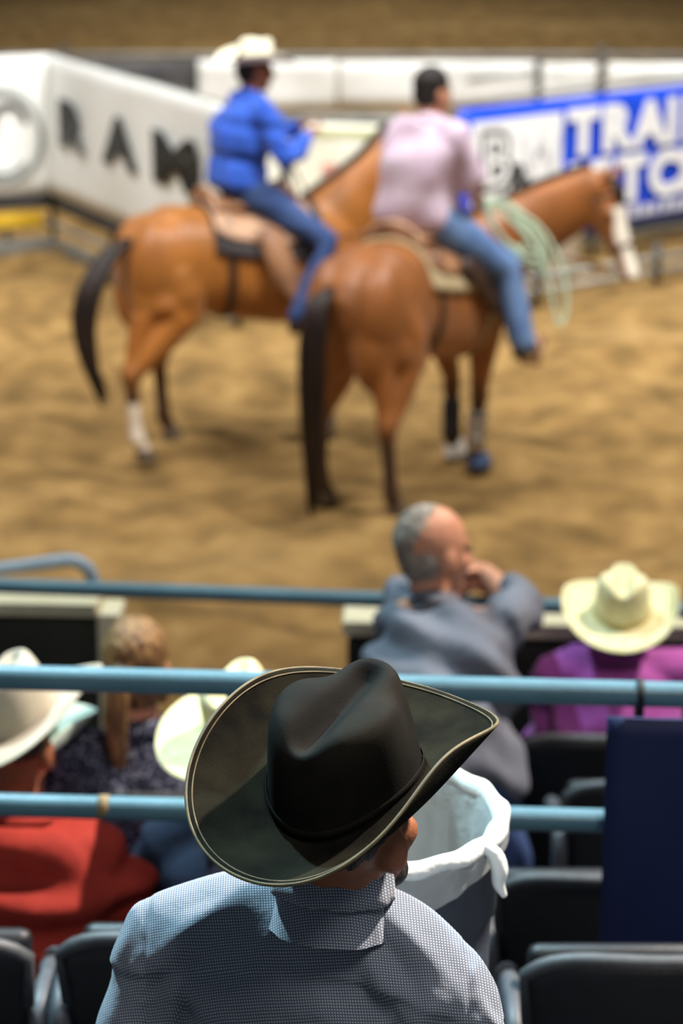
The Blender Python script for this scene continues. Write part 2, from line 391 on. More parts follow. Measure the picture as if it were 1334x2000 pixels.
def fr(x): return 6.975 - x * .072
rail('top_bar', -3.6, 3.4, 1.640, 1.548, fr, .024, M['rail_blue'], far)
for x in (-1.9, .33, 1.9): mesh('post', tube([(x, fr(x), .602), (x, fr(x), 1.60)], .022, 14), M['rail_blue'], far)
gate = empty('gate_handrail', (-.79, 7.40, 0), 'light steel pipe handrail bent over at its end above the left wall', 'handrail')
mesh('bent_pipe', tube([(-2.3, 7.32, 1.42), (-1.1, 7.36, 1.558), (-.90, 7.38, 1.580), (-.835, 7.39, 1.565), (-.80, 7.40, 1.50), (-.79, 7.40, 1.3), (-.79, 7.40, .01)], .022, 12, 6), M['rail_light'], gate)
# navy panel strapped to the near rail
pan = empty('navy_panel', (.9, 4.08, 1.88), 'navy blue vinyl panel strapped to the near guard rail at the right edge', 'panel')
def pany(x): return nr(x) - .045
V = []; F = []
xs = np.linspace(.485, 1.45, 24); zs = np.linspace(1.80, 2.352, 16)
def sheet(p0, p1, z0, z1, th, nx=24, nz=10, amp=.006, seed=0, sag=0.0):
    """thick hanging sheet between two ground points; z0/z1 = (start, end) heights of lower and upper edge"""
    rng = np.random.default_rng(seed); p0, p1 = v3(p0), v3(p1); d = p1 - p0; n = unit((d[1], -d[0]))
    ph = rng.uniform(0, 6, 6); V = []; F = []
    for side in (0, 1):
        for j in range(nz + 1):
            for i in range(nx + 1):
                t, h = i / nx, j / nz
                w = amp * (math.sin(9 * t + 3 * h + ph[0]) + .6 * math.sin(21 * t - 4 * h + ph[1]) + .5 * math.sin(5 * h + 4 * t + ph[2]))
                o = n * (w + (th if side else 0))
                zl = z0[0] + (z0[1] - z0[0]) * t; zh = z1[0] + (z1[1] - z1[0]) * t - sag * math.sin(math.pi * t)
                q = p0 + d * t + o
                V.append((q[0], q[1], zl + (zh - zl) * h))
    m = (nx + 1) * (nz + 1)
    for j in range(nz):
        for i in range(nx):
            a = j * (nx + 1) + i
            F.append((a, a + 1, a + nx + 2, a + nx + 1)); F.append((m + a, m + a + nx + 1, m + a + nx + 2, m + a + 1))
    for i in range(nx):
        F.append((i, m + i, m + i + 1, i + 1)); a = nz * (nx + 1) + i; F.append((a, a + 1, m + a + 1, m + a))
    for j in range(nz):
        a = j * (nx + 1); F.append((a, a + nx + 1, m + a + nx + 1, m + a)); b = a + nx; F.append((b, m + b, m + b + nx + 1, b + nx + 1))
    return V, F
mesh('vinyl_sheet', sheet((.485, pany(.485)), (1.5, pany(1.5)), (1.80, 1.80), (2.352, 2.352), .008, 30, 14, .0035, 4), M['navy_panel'], pan)
for x in (.548, 1.2):
    mesh('strap', loft([[(x + s * .006, nr(x) + .031 * math.cos(a), 2.377 + .031 * math.sin(a) + (-.03 if math.sin(a) < -.5 else 0)) for a in np.linspace(0, 2 * math.pi, 20, endpoint=False)] for s in (-1, 1)]), M['strap_black'], pan)

# ------------------------------------------------------------------ pens, banners and fences behind the horses
K = .955
def kk(p): return (p[0] * K, p[1] * K)
C0, C1, C2 = (-3.72, 20.62), (-2.53, 21.0), (-.86, 17.73)
RZ0, RZ1 = .50, 1.694
rb = empty('ram_banner', (-2.53, 21.0, .02), 'white vinyl banner reading RAM wrapped around a pen corner', 'banner')
mesh('side_panel', sheet(C0, C1, (RZ0, RZ0), (RZ1 - .02, RZ1), .02, 20, 10, .010, 1), M['banner_white'], rb)
mesh('front_panel', sheet(C1, C2, (RZ0, RZ0 - .02), (RZ1, RZ1 - .01), .02, 30, 10, .012, 2), M['banner_white'], rb)
dR = unit((C2[0] - C1[0], C2[1] - C1[1], 0)); nR = unit((dR[1], -dR[0], 0))
def on_ram(t, z, off=.055): return v3((C1[0], C1[1], 0)) + dR * t + nR * off + v3((0, 0, z))
for ch, t, w in (('R', .37, 1.12), ('A', 1.44, 1.15), ('M', 2.42, 1.45)):
    lt = text_mesh('letter_' + ch.lower(), ch, .50, .032, M['ink_black'], rb, on_ram(t, .99), dR * 1.55 * w, (0, 0, 1.0)); 
dL = unit((C0[0] - C1[0], C0[1] - C1[1], 0)); nL = unit((-dL[1], dL[0], 0))
def on_side(t, z, off=.05): return v3((C1[0], C1[1], 0)) + dL * t + nL * off + v3((0, 0, z))
def arc_flat(cx, cz, rx, rz_, a0, a1, w, n=20):
    inner, outer = [], []
    for a in np.linspace(R(a0), R(a1), n):
        inner.append((cx + (rx - w) * math.cos(a), cz + (rz_ - w) * math.sin(a))); outer.append((cx + rx * math.cos(a), cz + rz_ * math.sin(a)))
    V = [on_side(p[0], p[1], .052) for p in inner + outer] + [on_side(p[0], p[1], .048) for p in inner + outer]; F = []
    for i in range(n - 1):
        F += [(i, i + 1, n + i + 1, n + i), (2 * n + i, 3 * n + i, 3 * n + i + 1, 2 * n + i + 1), (i, 2 * n + i, 2 * n + i + 1, i + 1), (n + i, n + i + 1, 3 * n + i + 1, 3 * n + i)]
    return V, F
mesh('emblem_horn', arc_flat(.36, 1.10, .17, .20, -25, 175, .05), M['ink_black'], rb)
mesh('emblem_ring', arc_flat(.42, 1.00, .36, .42, 40, 320, .05), M['ink_grey'], rb)
mesh('emblem_curl', arc_flat(.42, .96, .27, .30, -140, 60, .045), M['ink_grey'], rb)

def pen(name, pts, zs, posts, label, r=.022, m=None, mp=None):
    o = empty(name, (pts[0][0], pts[0][1], 0), label, 'fence')
    for z in zs:
        mesh('rail', tube([(p[0], p[1], z) for p in pts], r, 10), m or M['pipe_grey'], o)
    for p, h in posts: mesh('post', tube([(p[0], p[1], -.03), (p[0], p[1], h)], r * 1.3, 10), mp or M['pipe_dark'], o)
    return o
bk = [(-3.78, 20.72), (-2.54, 21.12), (-.78, 17.80)]
lp = pen('pen_panel', bk, (.06, .20, .40, 1.0, 1.66), [((-3.2, 20.91), 1.7), (bk[1], 1.7), ((-1.9, 19.92), 1.7), ((-1.25, 18.70), 1.7), (bk[2], 1.7)], 'grey pipe pen panel carrying the RAM banner')
kick = mesh('kick_board', sheet((-3.74, 20.66), (-2.535, 21.05), (.36, .36), (.49, .49), .02, 8, 2, .002, 5), M['board_dark'], lp)
kick = mesh('kick_board', sheet((-2.535, 21.05), (-.80, 17.75), (.36, .34), (.49, .47), .02, 8, 2, .002, 6), M['board_dark'], lp)
yb = empty('yellow_board', (-3.2, 20.8, .0), 'yellow painted board under the left end of the RAM banner', 'board')
mesh('board', box((-3.02, 20.875, .265), (.84, .03, .13), math.atan2(.4, 1.24), .006), M['yellow'], yb)
mesh('bracket', box((-3.3, 20.80, .10), (.04, .05, .2), .3, .004), M['pipe_dark'], yb)
mesh('bracket', box((-2.92, 20.92, .10), (.04, .05, .2), .3, .004), M['pipe_dark'], yb)
fb = struct('kerb_1', box((-3.2, 20.62, .05), (1.5, .10, .12), .31, .01), M['pipe_grey'])
fb = struct('kerb_2', box((-1.75, 19.42, .05), (.10, 2.9, .12), math.atan2(1.91, 3.85), .01), M['pipe_grey'])

# blue banner on the right
B0, B1 = (.92, 19.4), (4.9, 22.8)
bb = empty('blue_banner', (2.5, 20.75, 0), 'bright blue banner with white TRAILER HITCHES lettering behind the blazed horse', 'banner')
mesh('vinyl_sheet', sheet(B0, B1, (.27, .25), (1.43, 1.44), .02, 40, 10, .010, 9, .02), M['banner_blue'], bb)
dB = unit((B1[0] - B0[0], B1[1] - B0[1], 0)); nB = unit((dB[1], -dB[0], 0))
def on_blue(t, z, off=.05): return v3((B0[0], B0[1], 0)) + dB * t + nB * off + v3((0, 0, z))
def quad_on(t0, t1, z0, z1, off):
    a = [on_blue(t0, z0, off), on_blue(t1, z0, off), on_blue(t1, z1, off), on_blue(t0, z1, off)]
    b = [p - nB * .006 for p in a]
    return a + b, [(0, 1, 2, 3), (4, 7, 6, 5), (0, 4, 5, 1), (1, 5, 6, 2), (2, 6, 7, 3), (3, 7, 4, 0)]
lg = mesh('logo_field', quad_on(.13, 1.16, .42, 1.315, .048), M['ink_white'], bb, False)
text_mesh('letter_b', 'B', .62, .042, M['ink_black'], lg, on_blue(.22, .78, .053), dB * 1.0, (0, 0, 1))
text_mesh('letter_b_inside', 'B', .60, .002, M['ink_white'], lg, on_blue(.225, .787, .060), dB * 1.0, (0, 0, 1))
text_mesh('letter_ampersand', '&', .34, .012, M['ink_black'], lg, on_blue(.56, .70, .053), dB, (0, 0, 1))
text_mesh('letter_w', 'W', .50, .010, M['ink_light'], lg, on_blue(.68, .80, .053), dB * .9, (0, 0, 1))
mesh('logo_mark', quad_on(.86, .93, .98, 1.04, .056), M['ink_grey'], lg, False)
mesh('logo_mark', quad_on(.74, .78, .70, .78, .056), M['ink_black'], lg, False)
def word(txt, t, z, size, step, sx=1.0):
    for ch in txt:
        text_mesh('letter_' + ch.lower(), ch, size, .030, M['ink_white'], bb, on_blue(t, z, .056), dB * sx, (0, 0, 1))
        t += step * (.52 if ch == 'I' else 1.0)
word('TRAILER', 1.235, .96, .50, .40, 1.12)
word('HITCHES', 1.235, .51, .50, .40, 1.12)
for i in range(15): mesh('small_print', quad_on(1.75 + i * .135, 1.75 + i * .135 + (.10, .075, .09)[i % 3], .335, .335 + (.095, .12, .1)[(i * 2) % 3], .056), M['ink_light'], bb, False)
pk = [(.80, 19.42), (4.95, 22.97)]
rp = pen('pen_panel', pk, (.12, .5, 1.0, 1.46), [(((.80 + t * 4.15), 19.42 + t * 3.55), 1.5) for t in (0.0, .33, .66, 1)], 'grey pipe pen panel behind the blue banner')
mesh('kick_board', sheet((.92, 19.48), (4.9, 22.88), (.12, .10), (.25, .24), .02, 8, 2, .002, 6), M['pipe_grey'], rp)
gp = pen('ground_rail', [(1.30, 18.70), (2.85, 19.88), (4.2, 20.9)], (.06, .17), [((1.55, 18.89), .30), ((2.6, 19.69), .30), ((3.6, 20.45), .30)], 'low grey double pipe lying along the dirt below the blue banner', .030)
# middle cream banner between the two riders
cb = empty('cream_banner', (-.1, 20.3, 0), 'cream printed banner between the two riders', 'banner')
mesh('vinyl_sheet', sheet((-.95, 20.45), (.95, 20.2), (.45, .45), (1.21, 1.17), .02, 24, 8, .010, 12), M['banner_cream'], cb)
def quad_c(x0, x1, z0, z1):
    y = lambda x: 20.45 - (x + .95) * .1316 - .045
    a = [(x0, y(x0), z0), (x1, y(x1), z0), (x1, y(x1), z1), (x0, y(x0), z1)]; b = [(p[0], p[1] + .006, p[2]) for p in a]
    return a + b, [(0, 1, 2, 3), (4, 7, 6, 5), (0, 4, 5, 1), (1, 5, 6, 2), (2, 6, 7, 3), (3, 7, 4, 0)]
mesh('print_patch', quad_c(-.16, -.03, .74, .86), M['ink_red'], cb, False)
mesh('print_patch', quad_c(-.30, .55, 1.08, 1.15), M['ink_green'], cb, False)
mesh('print_patch', quad_c(.03, .40, .76, .82), M['ink_light'], cb, False)
mesh('print_patch', quad_c(-.36, .5, .49, .53), M['ink_green'], cb, False)
cp = pen('pen_panel', [(-1.0, 20.55), (1.0, 20.29)], (.3, .8, 1.22), [((-.98, 20.55), 1.25), ((.98, 20.30), 1.25)], 'grey pipe pen panel behind the cream banner', .022)
# long back fence with white boards
bf = empty('back_fence', (0, 25, 0), 'long white-boarded back fence with dark posts across the arena', 'fence')
for x0, x1, z0, z1 in ((-1.47, -.05, .72, 1.19), (-.03, 1.98, .74, 1.18), (2.06, 2.62, .74, 1.16), (2.72, 4.4, .72, 1.16), (4.45, 6.4, .72, 1.16)):
    mesh('white_board', sheet((x0, 25), (x1, 25), (z0, z0), (z1, z1), .02, 12, 4, .012, int(x0 * 10) + 40), M['banner_white'], bf)
mesh('dark_board', sheet((-6, 25.02), (-1.5, 25.02), (.6, .6), (1.19, 1.19), .03, 12, 4, .004, 77), M['board_dark'], bf)
for z in (.25, .62, 1.23): mesh('rail', tube([(-7, 25.08, z), (7, 25.08, z)], .03, 10), M['pipe_grey'], bf)
for x in (-5, -2.85, -1.48, 2.02, 2.67, 4.42, 6.4): mesh('post', tube([(x, 25.06, -.03), (x, 25.06, 1.34 if x in (2.67, -2.85) else 1.24)], .035, 10), M['pipe_dark'], bf)
mesh('dark_patch', sheet((1.3, 24.97), (1.96, 24.97), (.98, 1.06), (1.02, 1.1), .01, 6, 2, .004, 71), M['ink_grey'], bf)
mesh('grey_sheet', sheet((-.9, 24.95), (.9, 24.95), (.40, .40), (.66, .66), .02, 12, 3, .01, 72), M['pipe_grey'], bf)
# white bucket on the ground beyond the horse's neck
bu = empty('bucket', (1.85, 20.0, 0), 'white bucket on the dirt under the blazed horse\'s neck', 'bucket')
prof = [(.12, 0), (.14, .01), (.165, .33), (.175, .335), (.175, .36), (.16, .36), (.15, .33), (.125, .02)]
mesh('pail', loft([[(1.85 + r * math.cos(a), 20.0 + r * math.sin(a), z) for a in np.linspace(0, 2 * math.pi, 20, endpoint=False)] for r, z in prof]), M['banner_white'], bu)
mesh('handle', tube([(1.85 + .17 * math.cos(a), 20.0 - .1 * math.sin(a), .34 - .1 * math.sin(a)) for a in np.linspace(0, math.pi, 12)], .004, 6), M['metal'], bu)

# ------------------------------------------------------------------ hats
def hat(name, label, loc, yaw, pitch, roll, mats, L0=.095, L1=.012, tL=.7, tR=.7, dF=.1, dB=-.1, q=2.2, k=1.4,
        a=.100, ex=.018, H=.125, pinch=.30, crease=.03, nphi=120, band=True, group=None, bind=.0022, stitch=False):
    """western hat: local x front, y left, z up; sides of the brim curl up by tL / tR"""
    root = empty(name, loc, label, 'hat', group)
    ca, cp, cr = math.pi / 2 - yaw, pitch, roll
    Rx = np.array([[1, 0, 0], [0, math.cos(cr), -math.sin(cr)], [0, math.sin(cr), math.cos(cr)]])
    Ry = np.array([[math.cos(cp), 0, -math.sin(cp)], [0, 1, 0], [math.sin(cp), 0, math.cos(cp)]])
    Rz = np.array([[math.cos(ca), -math.sin(ca), 0], [math.sin(ca), math.cos(ca), 0], [0, 0, 1]])
    B = Rz @ Ry @ Rx; b = a * .83; loc = v3(loc)
    def base(ph): return v3((a * math.cos(ph), b * math.sin(ph), ex * math.sin(ph) ** 2))
    def brim_line(ph, nl=16):
        cx, sx = math.cos(ph), math.sin(ph); L = L0 + L1 * cx * cx; sd = abs(sx) ** q
        wl = .5 + .5 * math.tanh(sx * 6); wf = .5 + .5 * math.tanh(cx * 6)
        th = (tL * wl + tR * (1 - wl)) * sd - (dF * wf + dB * (1 - wf)) * (1 - sd)
        n = unit((cx * b, sx * a)); p = base(ph); out = [p]; r = z = 0
        tb = []
        for i in range(nl):
            t = (i + .5) / nl; an = th * t ** k * (1 + k); r += math.cos(an) * L / nl; z += math.sin(an) * L / nl
            out.append(v3((p[0] + n[0] * r, p[1] + n[1] * r, p[2] + z))); tb.append(an)
        return out, n, tb
    phs = np.linspace(0, 2 * math.pi, nphi, endpoint=False); TH = .0045
    top, bot, edge = [], [], []
    for ph in phs:
        ln, n, tb = brim_line(ph); tb = [tb[0]] + tb
        top.append(ln)
        bot.append([p - TH * v3((-math.sin(t) * n[0], -math.sin(t) * n[1], math.cos(t))) for p, t in zip(ln, tb)])
        edge.append((ln[-1] + bot[-1][-1]) / 2)
    nl = len(top[0]); V = [p for r in top for p in r] + [p for r in bot for p in r]; m = nphi * nl; F = []
    for i in range(nphi):
        j = (i + 1) % nphi
        for t in range(nl - 1):
            F.append((i * nl + t, i * nl + t + 1, j * nl + t + 1, j * nl + t)); F.append((m + i * nl + t, m + j * nl + t, m + j * nl + t + 1, m + i * nl + t + 1))
        F.append((i * nl + nl - 1, m + i * nl + nl - 1, m + j * nl + nl - 1, j * nl + nl - 1)); F.append((i * nl, j * nl, m + j * nl, m + i * nl))
    W = lambda P: [tuple(loc + B @ v3(p)) for p in P]
    br = mesh('brim', (W(V), F), mats['brim'], root)
    # rolled edge
    n = 8; rings = []
    for i, p in enumerate(edge):
        t = unit(edge[(i + 1) % nphi] - edge[i - 1]); u = unit(np.cross(t, (0, 0, 1))); w = np.cross(u, t)
        rings.append([p + bind * (math.cos(s_) * u + math.sin(s_) * w) for s_ in np.linspace(0, 2 * math.pi, n, endpoint=False)])
    rings.append(rings[0]); mesh('edge_binding', (lambda vf: (W(vf[0]), vf[1]))(loft(rings, cap=False)), mats['bind'], br)
    if stitch:
        q_ = [v3(t[-2]) * .95 + v3(t[-3]) * .05 + v3((0, 0, .0004)) for t in top]; rings = []
        for i, p in enumerate(q_):
            t = unit(q_[(i + 1) % nphi] - q_[i - 1]); u = unit(np.cross(t, (0, 0, 1))); w = np.cross(u, t)
            rings.append([p + .0011 * (math.cos(s_) * u + math.sin(s_) * w) for s_ in np.linspace(0, 2 * math.pi, 6, endpoint=False)])
        rings.append(rings[0]); mesh('edge_stitching', (lambda vf: (W(vf[0]), vf[1]))(loft(rings, cap=False)), mats['bind'], br)
    # crown
    pr = [(1.02, -.02), (1, .03), (.985, .10), (.975, .2), (.965, .32), (.95, .45), (.935, .58), (.918, .70), (.90, .79), (.875, .865), (.84, .92),
          (.79, .96), (.73, .985), (.66, .997), (.58, 1), (.5, 1), (.42, 1), (.34, 1), (.26, 1), (.18, 1), (.10, 1), (.03, 1)]
    rings = []
    for sc, hf in pr:
        ring = []
        for ph in phs:
            p0 = base(ph); x, y = p0[0] * sc, p0[1] * sc
            Hh = H + .10 * x
            z = p0[2] * (1 - hf) + Hh * hf
            g = math.exp(-((x - .052) / .040) ** 2) * hf ** 1.5
            y2 = y * (1 - pinch * g)
            z -= .016 * g * math.exp(-((abs(y2) - .045) / .022) ** 2)
            z -= crease * math.exp(-(y2 / .020) ** 2) * hf ** 6 * (1 / (1 + math.exp((abs(x + .005) - .080) / .008)))
            z -= .010 * max(0, -x / a - .55) * hf ** 3
            ring.append(v3((x, y2, z)))
        rings.append(ring)
    mesh('crown', (lambda vf: (W(vf[0]), vf[1]))(loft(rings)), mats['crown'], root)
    if band:
        rg = []
        for h, o in ((.003, 1.005), (.004, 1.016), (.009, 1.017), (.014, 1.013), (.015, 1.0)):
            rg.append([v3((base(ph)[0] * o, base(ph)[1] * o, base(ph)[2] * (1 - h / H) + h)) for ph in phs])
        mesh('hat_band', (lambda vf: (W(vf[0]), vf[1]))(loft(rg, cap=False)), mats['band'], root)
    return root
FELT = dict(brim=M['felt'], crown=M['felt_crown'], bind=M['binding'], band=M['felt_crown'])
STRAW = dict(brim=M['straw'], crown=M['straw'], bind=M['straw'], band=M['straw_shade'])
WHITE = dict(brim=M['straw_white'], crown=M['straw_white'], bind=M['straw_white'], band=M['straw_shade'])
TAN = dict(brim=M['tan_felt'], crown=M['tan_felt'], bind=M['tan_felt'], band=M['tan_felt'])
hat('cowboy_hat', 'worn dark olive-black felt cowboy hat with upcurled brim, sharp in the foreground', (.006, 2.602, 2.867), .615, .258, .095,
    FELT, .092, .013, .655, .934, -.053, -.208, 2.293, .889, .103, .028, H=.136, nphi=160, crease=.028, stitch=True)

# ------------------------------------------------------------------ people
def head_parts(c, B):
    P = [ell((-.012, 0, .035), (.098, .078, .095)), ell((.028, 0, -.035), (.066, .058, .082)), ell((.060, 0, -.098), (.028, .030, .022)),
         ell((-.02, 0, -.03), (.07, .062, .07)), tube([(.086, 0, .008), (.108, 0, -.030)], [.009, .014], 8, cap='round'),
         ell((.078, 0, .024), (.018, .048, .010)), ell((.086, 0, -.062), (.012, .024, .010)),
         ell((.058, .040, -.028), (.030, .022, .026)), ell((.058, -.040, -.028), (.030, .022, .026)),
         ell((-.004, .078, -.012), (.026, .010, .033)), ell((-.004, -.078, -.012), (.026, .010, .033))]
    return [local(p, c, B) for p in P]
def hand_parts(w, d, nrm, curl=.5, side=1, s=1.0):
    """palm, four fingers and a thumb; d = pointing direction, nrm = back of the hand"""
    d = unit(d); n = unit(v3(nrm) - d * np.dot(nrm, d)); l = np.cross(n, d) * side; w = v3(w)
    Bm = np.stack([d, l, n], 1); P = [ell(w + d * .045 * s, (.052 * s, .040 * s, .017 * s), Bm), tube([w - d * .02, w + d * .03], [.026 * s, .030 * s], 10, cap='round', flat=.75, ref=l)]
    for i, (o, ln) in enumerate(((-.030, .062), (-.010, .074), (.010, .070), (.029, .055))):
        p = w + d * .085 * s + l * o * s; q = d; pts = [p - d * .02]
        pts.append(p)
        for j in range(3):
            a = curl * (.55, .75, .6)[j]
            q = unit(q * math.cos(a) - n * math.sin(a)); n_ = n
            p = p + q * ln * s * (.42, .33, .25)[j]; pts.append(p)
            n = unit(n * math.cos(a) + (q * 0)) if False else unit(np.cross(q, np.cross(n, q)))
        n = unit(v3(nrm) - d * np.dot(nrm, d))
        P.append(tube(pts, [.0095 * s, .0095 * s, .009 * s, .0085 * s, .0075 * s], 8, cap='round'))
    t0 = w + d * .022 * s - l * .030 * s
    P.append(tube([t0, t0 + (d * .6 - l * .75 - n * .2) * .038 * s, t0 + (d * 1.15 - l * .85 - n * .5) * .058 * s], [.0125 * s, .0105 * s, .0085 * s], 8, cap='round'))
    return P
def torso_rings(pel, chest, neck, lat0, lat1, inf=0.0, s=1.0, belly=0.0, top=True):
    """cross sections from hips to neck base; lat0/lat1 = leftward unit vectors at hips and shoulders"""
    pel, chest, neck = v3(pel), v3(chest), v3(neck); rings = []
    ctrl = [pel - unit(chest - pel) * .06, pel, pel * .5 + chest * .5, chest, chest * .45 + neck * .55, neck * .93 + chest * .07]
    C = catmull(ctrl, 4); n = len(C)
    wid = [.150, .172, .158, .178, .168, .062]; dep = [.100, .118, .112, .122, .088, .060]
    Wd = [x[0] for x in catmull([(w, 0, 0) for w in wid], 4)]; Dp = [x[0] for x in catmull([(w, 0, 0) for w in dep], 4)]
    for i, c in enumerate(C):
        t = i / (n - 1); T = unit(C[min(i + 1, n - 1)] - C[max(i - 1, 0)])
        l = unit(v3(lat0) * (1 - t) + v3(lat1) * t); l = unit(l - T * np.dot(l, T)); f = np.cross(l, T)
        bl = belly * math.exp(-((t - .35) / .2) ** 2)
        ring = []
        for a in np.linspace(0, 2 * math.pi, 24, endpoint=False):
            ca, sa = math.cos(a), math.sin(a); ee = .82
            x = math.copysign(abs(ca) ** ee, ca); y = math.copysign(abs(sa) ** ee, sa)
            ring.append(c + l * x * (Wd[i] * s + inf) + f * y * (Dp[i] * s + inf + (bl if sa > 0 else bl * .2)))
        rings.append(ring)
    return rings
def person(name, label, J, st, group=None):
    """J: joints in metres; st: materials and switches. Continuous body, clothing and hair as children."""
    s = st.get('s', 1.0)
    root = empty(name, (J['pel'][0], J['pel'][1], st.get('floor', 0.0)), label, 'person', group)
    f = unit(J['face']); Bh = frame(f, J.get('hup', (0, 0, 1))) * s; hc = v3(J['head'])
    lat1 = unit(v3(J['shL']) - v3(J['shR'])); lat0 = unit(v3(J['hipL']) - v3(J['hipR']))
    nk = v3(J['neck']); sk = st['skin']
    P = head_parts(hc, Bh) + [tube([hc + Bh @ v3((-.025, 0, -.04)), nk * .35 + (hc + Bh @ v3((-.02, 0, -.1))) * .65, nk - (0, 0, .04)], [.056 * s, .054 * s, .058 * s], 14, cap='round')]
    P.append(loft(torso_rings(J['pel'], J['chest'], nk, lat0, lat1, -.012, s)))
    for S in 'LR':
        sh, el_, wr = v3(J['sh' + S]), v3(J['el' + S]), v3(J['wr' + S])
        P.append(tube([nk * .35 + sh * .65, sh, sh * .5 + el_ * .5, el_, el_ * .6 + wr * .4, wr], [.05 * s, .052 * s, .045 * s, .038 * s, .038 * s, .026 * s], 12, cap='round'))
        hd = J.get('hd' + S, wr - el_); hn = J.get('hn' + S, (0, 0, 1))
        P += hand_parts(wr, hd, hn, st.get('curl', .6), 1 if S == 'L' else -1, s)
        hp, kn, an, to = v3(J['hip' + S]), v3(J['kn' + S]), v3(J['an' + S]), v3(J['to' + S])
        P.append(tube([hp, hp * .5 + kn * .5, kn, kn * .65 + an * .35, an], [.082 * s, .072 * s, .052 * s, .05 * s, .036 * s], 12, cap='round'))
        P.append(tube([an, an * .4 + to * .6 - (0, 0, .01), to], [.036 * s, .036 * s, .028 * s], 10, cap='round'))
    body = organic('body', P, st.get('vox', .0095), sk, root, 3)
    for sy in (.031, -.031): mesh('eye', local(ell((.0835, sy, .004), (.011, .013, .009), n=10, m=8), hc, Bh), M['eye'], body)
    # shirt
    tr = torso_rings(J['pel'], J['chest'], nk, lat0, lat1, .012 + st.get('inf', 0.0), s, st.get('belly', 0.0)); Q = [loft(tr)]
    for S in 'LR':
        sh, el_, wr = v3(J['sh' + S]), v3(J['el' + S]), v3(J['wr' + S])
        en = (el_ * .72 + wr * .28 if st.get('half') else wr * .97 + el_ * .03) if not st.get('short') else el_ * .85 + sh * .15
        pts = [nk * .7 + sh * .3 - (0, 0, .035), nk * .3 + sh * .7 - (0, 0, .012), sh, sh * .5 + el_ * .5, el_ * (1 if not st.get('short') else .75) + sh * (0 if not st.get('short') else .25)]
        rd = [.066, .070, .073, .066, .058]
        if st.get('half'): pts += [en]; rd += [.052]
        elif not st.get('short'): pts += [el_ * .5 + wr * .5, en]; rd += [.052, .041]
        else: pts.append(en); rd.append(.064)
        Q.append(tube(pts, [r * s + st.get('inf', 0.0) * .5 for r in rd], 14, cap='round'))
    Q += st.get('extra', [])
    rng = np.random.default_rng(st.get('seed', 1)); fol = [(rng.normal(size=3) * (16, 16, 30), rng.uniform(0, 6)) for _ in range(5)]
    def wr_fn(A, N_):
        if st.get('shirt_fn'): return st['shirt_fn'](A, N_)
        d = sum(np.sin(A @ k_ + p_) for k_, p_ in fol)
        return A + N_ * (st.get('fold', .0035) * d)[:, None]
    shirt = organic('shirt', Q, st.get('svox', .011), st['shirt'], root, st.get('ssm', 5), wr_fn)
    Tn = unit(nk - v3(J['chest'])); fw = np.cross(lat1, Tn); rr = []
    cb_ = nk + Tn * .012
    for h, r_ in st.get('collar_prof', ((-.030, .082), (.006, .070), (.030, .063), (.033, .068), (.012, .080), (-.004, .090))):
        rr.append([cb_ + Tn * h * s + (lat1 * math.cos(a) * .96 + fw * (math.sin(a) + .1)) * r_ * s for a in np.linspace(0, 2 * math.pi, 24, endpoint=False)])
    if not st.get('own_collar'): mesh('collar', loft(rr, cap=False), st.get('collar', st['shirt']), shirt)
    # trousers
    Q = [loft(torso_rings(v3(J['pel']), v3(J['pel']) * .62 + v3(J['chest']) * .38, v3(J['pel']) * .55 + v3(J['chest']) * .45, lat0, lat0, .006, s)[:9])]
    for S in 'LR':
        hp, kn, an = v3(J['hip' + S]), v3(J['kn' + S]), v3(J['an' + S])
        Q.append(tube([v3(J['pel']) * .5 + hp * .5, hp, hp * .5 + kn * .5, kn, kn * .6 + an * .4, an], [r * s * st.get('legs', 1.0) for r in (.10, .102, .088, .070, .066, .062)], 14, cap='round'))
    def jf(A, N_):
        d = sum(np.sin(A @ k_ + p_) for k_, p_ in fol[:3]); return A + N_ * (.002 * d)[:, None]
    jeans = organic('jeans', Q, st.get('svox', .011), st['jeans'], root, 5, jf)
    pc = v3(J['pel']) * .70 + v3(J['chest']) * .30; T = unit(v3(J['chest']) - v3(J['pel'])); l = unit(lat0 - T * np.dot(lat0, T)); ff = np.cross(l, T)
    if st.get('belt'):
        mesh('belt', loft([[pc + T * h + l * math.cos(a) * (.178 * s + o) + ff * math.sin(a) * (.128 * s + o) for a in np.linspace(0, 2 * math.pi, 28, endpoint=False)] for h, o in ((-.02, .0), (-.02, .012), (.02, .012), (.02, 0))], cap=False), st['belt'], jeans)
    for S in 'LR':
        an, to = v3(J['an' + S]), v3(J['to' + S]); fd = unit(to - an); dn = v3((0, 0, -1))
        up_ = an + (v3(J['kn' + S]) - an) * .22
        Q = [tube([up_, an, an + fd * .03 + dn * .03], [.052 * s, .048 * s, .046 * s], 12, cap='round'), tube([an + dn * .05 - fd * .03, an * .5 + to * .5 + dn * .045, to + dn * .03], [.042 * s, .044 * s, .030 * s], 12, cap='round')]
        bt = organic('boot', Q, .011, st.get('boot', M['leather_dark']), root, 3)
        hb = an + dn * .085 - fd * .035
        mesh('boot_heel', box(tuple(hb), (.055, .05, .04), math.atan2(fd[1], fd[0]), .006), M['black_leather'], bt)
    # hair
    hs = st.get('hairstyle', 'short')
